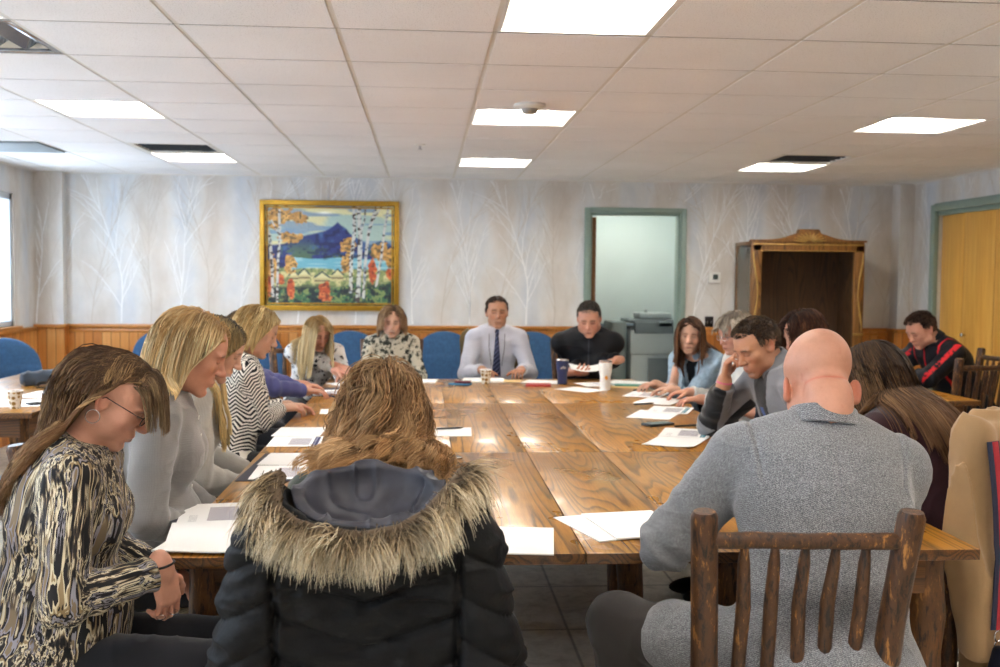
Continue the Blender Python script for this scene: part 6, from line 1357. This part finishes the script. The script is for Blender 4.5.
def tumbler(x, y, h, mat, label, mark):
    r = empty('tumbler', (x, y, ZT), 0, label, 'tumbler'); b = MB(); b.lathe([(.031, 0), (.034, .003), (.035, h * .45), (.0425, h * .62), (.044, h * .93), (.043, h * .935)], 32); b.obj('body', mat, r); b = MB(); b.lathe([(.0435, h * .93), (.0445, h * .945), (.0445, h * .985), (.040, h), (.010, h * 1.002)], 32); b.obj('lid', M_SILVER, r)
    b = MB(); n = 14; a0 = R(-90 if mark[0] == 'dot' else -62)
    if mark[0] == 'dot':
        vs = [(.0362 * math.sin(.42 * math.cos(a) * .75), -.0372 * math.cos(.42 * math.cos(a) * .75) - .0008, h * .42 + .0135 * math.sin(a)) for a in np.linspace(0, 2 * math.pi, n, endpoint=False)]; b.add(vs, [tuple(range(n))]); o = b.obj('printed_mark', mark[1], r); o['label'] = 'orange round mark'
    else:
        for k, (dx, dz) in enumerate(((-.012, 0), (.0, .006), (.012, .001))): b.add([(dx - .010, -.0448, h * .66 + dz - .006), (dx + .009, -.0448, h * .66 + dz - .006), (dx + .002, -.0452, h * .66 + dz + .010)], [(0, 1, 2)])
        o = b.obj('printed_mark', mark[1], r); o['label'] = 'pale peaked mark'
tumbler(.955, 7.10, .175, plain('navy_enamel', '#1E2A52', .35, nscale=20), 'navy travel tumbler with steel lid standing by the red notebook', ('peak', plain('mark_grey', '#A8A49A', .5))); tumbler(1.193, 6.74, .195, plain('white_enamel_cup', '#E2E0DC', .35, nscale=20), 'white travel tumbler with an orange mark', ('dot', plain('mark_orange', '#F0A63C', .5)))
S = Sdf(); S.el((0, 0, .006), (.10, .045, .007), None, .01); S.el((.04, .03, .010), (.07, .030, .006), rotz(.5), .01); S.pl((0, 0, .0005), (0, 0, -1), .001); S.disp = lambda V: .003 * vnoise(V, 40); S.dm = .01; V, Q = S.mesh(.003); o = mesh_obj('paper_napkin', V, Q, plain('beige_napkin', '#CDB48E', .8, nscale=30)); o.location = (-.46, 3.40, ZT); o.rotation_euler = (0, 0, R(60)); tag(o, 'crumpled beige napkin lying between the papers and the fur hood', 'napkin')
# eyeglasses and keys on the side table
S = Sdf(); M_DKG = M_NYLK
r = empty('key_bunch', (3.22, 6.66, ZT), 0, 'bunch of dark keys on the side table by the track jacket', 'keys')
for k in range(4): b = MB(); a = k * 1.3; b.box((.03 * math.cos(a), .03 * math.sin(a), .006 + .003 * k), (.022, .05, .004), bev=.001, M=None); b.obj('key', M_SILVER if k % 2 else M_DKG, r)
sheet(3.12, 6.9, 10, 'blank', 'white sheet under the hands of the track jacket', 1, .2, .25, 0)
# jacket lying on the window table
S = Sdf(); S.rc((-.32, -.10, .045), (.05, .02, .055), .05, .055, .05); S.rc((.05, .02, .06), (.26, .16, .085), .055, .05, .03); S.rc((.26, .16, .07), (.42, .10, .03), .05, .022, .04); S.rc((-.1, .1, .05), (.2, .2, .05), .05, .05, .05); S.pl((0, 0, .001), (0, 0, -1), .002)
S.disp = lambda V: .022 * vnoise(V, (14, 10, 14), 3) + .020 * fold(V, (18, 9, 18), 8) ** 3 - .01; S.dm = .03; V, Q = S.mesh(.008); o = mesh_obj('folded_jacket', V, Q, M_FAB, attrs={'col': np.tile(np.array(srgb('#3E4650')), (len(V), 1)) * (1 - .5 * sstep(.1, .3, V[:, :1])), 'pc': V}); o.location = (-2.30, 7.1, ZT); o.rotation_euler = (0, 0, R(10)); tag(o, 'crumpled grey-blue jacket thrown on the window table', 'jacket')

# ------------------------------------------------------------------ coats on the chairs
def parka():
    r = empty('parka', (0, 0, 0), 0, 'black quilted parka with fur-trimmed hood hung over a chair back', 'parka'); cx = -.108; yb = 2.035
    S = Sdf(); S.bx((cx, yb, .70), (.212, .072, .37), None, .03, rd=.07); S.rc((cx - .18, yb, .995), (cx + .18, yb, .99), .060, .060, .05)
    for sx in (-1, 1): S.rc((cx + sx * .190, yb - .01, .955), (cx + sx * .238, yb - .015, .68), .070, .074, .03); S.rc((cx + sx * .238, yb - .015, .68), (cx + sx * .250, yb - .01, .32), .074, .064, .03, cap=True)
    S.el((cx, yb - .035, .955), (.175, .085, .075), None, .05)
    S.p.append(('s', .01, 'el', (np.float32((cx, yb + .035, 1.065)), np.float32((.172, .142, .128)), np.eye(3, dtype=np.float32)), A(cx, yb, 1.065), .2))
    S.pl((cx, 1.93, .995), (0, -.42, 1), .01)
    def dp(V):
        V = V.astype(float); x, y, z = V.T; ax = np.abs(x - cx); arm = sstep(.165, .19, ax); zz = np.where(arm > .5, z + (ax - .2) * .55, z - ax * .32 + .02 * vnoise(V, 6)); t = np.abs(np.sin(math.pi * zz / .086)); top = 1 - sstep(.86, .93, z) * (1 - arm)
        d = (.0160 * t ** .5 - .009) * (.35 + .65 * top) + .0055 * vnoise(V, (24, 24, 48)) * t + .006 * fold(V, (11, 11, 34), 3) ** 4
        d -= .012 * np.exp(-((ax - .175) / .008) ** 2) * (z < .98); d -= .005 * np.exp(-((x - cx + .0) / .004) ** 2) * (z < .80) * 0; return d
    S.disp = dp; S.dm = .03; V, Q = S.mesh(.0042); t = NT('quilted_nylon', .62, spec=.22); n = t.noise(t.coord(), 90, 3); t.base('#070709'); t.bump(n, .35, .004); mesh_obj('shell', V, Q, t.m, r)
    L = Sdf(); L.el((cx, yb + .025, 1.066), (.155, .126, .108), None, .01); L.el((cx, yb + .025, 1.076), (.139, .110, .097), None, .004, 's'); L.pl((cx, 1.945, 1.002), (0, -.36, 1), .006); L.disp = lambda V: .003 * vnoise(V, (26, 26, 12), 2) + .008 * fold(V, (24, 24, 7), 9) ** 5; L.dm = .015
    V, Q = L.mesh(.0035); t = NT('satin_lining', .5, spec=.35); n = t.noise(t.coord(), 14, 4); t.base(t.ramp(n, [(.3, '#2C2C34'), (.7, '#43434D')])); mesh_obj('hood_lining', V, Q, t.m, r)
    # fur along the rim
    rim = np.array([(-.288, 2.07, 1.082), (-.292, 2.03, 1.062), (-.286, 1.985, 1.035), (-.245, 1.945, 1.012), (-.185, 1.925, .998), (-.112, 1.915, .992), (-.045, 1.925, 1.002), (.010, 1.95, 1.028), (.045, 1.99, 1.058), (.070, 2.03, 1.078), (.080, 2.07, 1.085)])
    rg = np.random.default_rng(77); n = 5200; t = rg.random(n) * (len(rim) - 1); i = np.minimum(t.astype(int), len(rim) - 2); f = (t - i)[:, None]; p = rim[i] * (1 - f) + rim[i + 1] * f
    out = p - A(cx, 2.06, 1.06); out[:, 2] *= .3; out /= np.linalg.norm(out, axis=1, keepdims=True); p = p + rg.normal(size=(n, 3)) * .009 + out * rg.random((n, 1)) * .012
    g = rg.integers(0, 150, n); gd = rg.normal(size=(150, 3)); order = (t / (len(rim) - 1) * 149).astype(int); cl = np.clip(order + rg.integers(-1, 2, n), 0, 149)
    d = out * .9 + A(0, -.15, -.35) + gd[cl] * .50 + rg.normal(size=(n, 3)) * .10; d /= np.linalg.norm(d, axis=1, keepdims=True); L_ = .050 + .042 * rg.random(n); seg = 9; P_ = [p]; 
    for k in range(1, seg): d = d + A(0, -.02, -.24) + gd[(cl * 7) % 150] * .05; d /= np.linalg.norm(d, axis=1, keepdims=True); P_.append(P_[-1] + d * (L_ / (seg - 1))[:, None])
    St = np.stack(P_, 1); tt = np.linspace(0, 1, seg)[None, :, None]; c0, c1, c2 = (np.array(srgb(h)) for h in ('#4A3B2B', '#B29C7A', '#E8DCC2')); col = np.where(tt < .5, c0 + (c1 - c0) * tt * 2, c1 + (c2 - c1) * (tt - .5) * 2) * (1 + .28 * rg.normal(size=(150,)))[cl].clip(.5, 1.5)[:, None, None]
    V, Q, C = strand_mesh(St, .0011 * (.7 + .6 * rg.random(n)), col, taper=.2); core = MB(); core.tube([tuple(q) for q in rim], .016, 10); cv = np.array(core.v); base = len(V)
    o = mesh_obj('fur_trim', V, Q.astype(np.int32), M_HAIR, r, attrs={'col': np.clip(C, 0, 1)}); oc = core.obj('fur_backing', plain('fur_base', '#5A4936', .9, nscale=60), r)
parka()
def hung_coat(name, lc, hd, w, zb, zt, mat, base, label, seed=0, y0=-.255, sleeve=True, slope=.05, dep=.05):
    r = empty(name, (lc[0], lc[1], 0), -R(hd), label, 'coat'); S = Sdf(); S.bx((0, y0 - .01, (zb + zt) / 2 - .03), (w, dep, (zt - zb) / 2 - .03), rotx(R(4)), .03, rd=dep * .95); S.rc((-w * .8, y0 - .02, zt - .07), (w * .8, y0 - .02, zt - .07), .062, .062, .05)
    if sleeve:
        for sx in (-1, 1): S.rc((sx * w * .92, y0 - .02, zt - .10), (sx * (w + .03), y0 - .05, zt - .42), .062, .058, .03); S.rc((sx * (w + .03), y0 - .05, zt - .42), (sx * (w + .01), y0 - .06, max(zb + .1, zt - .70)), .058, .052, .02, cap=True)
    S.el((0, y0 - .055, zt - .10), (w * .55, .040, .10), None, .03)
    S.disp = lambda V: .026 * vnoise(V, (13, 10, 2.6), seed) + .030 * fold(V, (12, 9, 2.2), seed + 5) ** 4 - .010; S.dm = .06; V, Q = S.mesh(.0065); mesh_obj('cloth', V, Q, mat, r, attrs={'col': np.tile(np.array(srgb(base)), (len(V), 1)), 'pc': V}); return r, S
ro = CAST['O'][0] if 'O' in CAST else None; lo = (ro.location.x - .07, ro.location.y + .05) if ro else (1.8, 3.5); HO = 335
rc_, SC_ = hung_coat('camel_coat', lo, HO, .22, .16, 1.10, M_FAB, '#B4926A', 'camel wool coat hung over the chair of the person in the maroon sweater', 4, y0=-.275)
b = MB(); p = None
for x, z in ((-.20, .50), (-.20, .72)):
    p = A(x, -.5, z)
    for _ in range(20): p = p + A(0, 1, 0) * max(0, float(SC_.ev(p[None])[0])) * .9
    b.lathe([(.013, 0), (.013, .003), (.009, .005)], 14, M=TM((p[0], p[1] - .004, p[2]), (R(90), 0, 0)))
    b.obj('button', plain('horn_button', '#6A4A2C', .3, nscale=20), rc_); b = MB()
st = empty('shoulder_bag', (lo[0], lo[1], 0), -R(HO), 'navy shoulder bag hanging by its red and navy striped strap over the camel coat', 'bag')
def str_pts(x0, x1, z0, z1, n=14):
    out = []
    for k in range(n):
        t = k / (n - 1); p = A(lerp(x0, x1, t) + .010 * math.sin(t * 2.5), -.55, lerp(z0, z1, t))
        for _ in range(24): p = p + A(0, 1, 0) * max(0, float(SC_.ev(p[None])[0])) * .9
        out.append(p + A(0, -.020, 0))
    return out
pts = str_pts(-.235, -.250, 1.02, .48); ribbon('strap', pts, (0, -1, 0), .026, plain('navy_webbing', '#1C2540', .7, nscale=40), st, .003); pts2 = [p + A(.004, -.0035, 0) for p in pts]; o = ribbon('strap_stripe', pts2, (0, -1, 0), .013, plain('red_webbing', '#A82430', .7, nscale=40), st, .0015); o['label'] = 'red centre stripe'
e = pts[-1]; ring(st, e + A(0, -.004, -.018), (0, 1, 0), .016, .0025, M_SILVER, 'ring'); ring(st, e + A(.0, -.006, -.045), (.4, 1, 0), .013, .002, M_SILVER, 'clasp')
S = Sdf(); S.bx((e[0] + .07, e[1] - .035, e[2] - .16), (.13, .035, .10), roty(R(-14)), .01, rd=.02); S.disp = lambda V: .004 * vnoise(V, 14); S.dm = .01; V, Q = S.mesh(.005); mesh_obj('pouch', V, Q, M_NYL, st, attrs={'col': np.tile(np.array(srgb('#151A2B')), (len(V), 1)), 'pc': V})
if 'H' in CAST: rh = CAST['H'][0]; hung_coat('brown_coat', (rh.location.x, rh.location.y), 181, .25, .35, 1.06, M_FAB, '#6E5A38', 'olive-brown coat over the chair behind the man in the tie', 9, y0=-.275, sleeve=False)
# ------------------------------------------------------------------ camera and light
SC = bpy.context.scene
cam = bpy.data.cameras.new('camera'); cam.sensor_width = 36; cam.lens = 1034.745 * 36 / 1000; cam.clip_start = .05
co = bpy.data.objects.new('camera', cam); COL.objects.link(co); SC.camera = co
pit, yaw, rol = .0533279, .07301, -.00873679
cy, sy, cp, sp, cr, sr = math.cos(yaw), math.sin(yaw), math.cos(pit), math.sin(pit), math.cos(rol), math.sin(rol)
r0 = A(cy, -sy, 0); f0 = A(sy * cp, cy * cp, -sp); u0 = A(sy * sp, cy * sp, cp); rr_, uu_ = r0 * cr - u0 * sr, r0 * sr + u0 * cr
M = Matrix.Identity(4)
for i in range(3): M[i][0], M[i][1], M[i][2] = rr_[i], uu_[i], -f0[i]
M.translation = (0, 0, 1.48); co.matrix_world = M
cam.dof.use_dof = True; cam.dof.focus_distance = 2.75; cam.dof.aperture_fstop = 5.0
w = bpy.data.worlds.new('world'); SC.world = w; w.use_nodes = True; bg = w.node_tree.nodes['Background']; bg.inputs[0].default_value = (.66, .82, 1, 1); bg.inputs[1].default_value = 3.0
for i, (a, b) in enumerate(WINS):
    l = bpy.data.lights.new('daylight_portal', 'AREA'); l.shape = 'RECTANGLE'; l.size = b - a - .1; l.size_y = WZ1 - WZ0; l.energy = 1; l.cycles.is_portal = True
    o = bpy.data.objects.new('daylight_portal', l); COL.objects.link(o); o.location = (XL - .19, (a + b) / 2, (WZ0 + WZ1) / 2); o.rotation_euler = (R(90), 0, R(-90))
SC.view_settings.view_transform = 'Standard'; SC.view_settings.look = 'None'; SC.view_settings.gamma = 1; SC.view_settings.use_curve_mapping = False; SC.view_settings.exposure = 1.85
SC.cycles.max_bounces = 9; SC.cycles.diffuse_bounces = 6; SC.cycles.glossy_bounces = 3; SC.cycles.transmission_bounces = 4; SC.cycles.transparent_max_bounces = 8
SC.cycles.sample_clamp_indirect = 6; SC.cycles.use_denoising = True
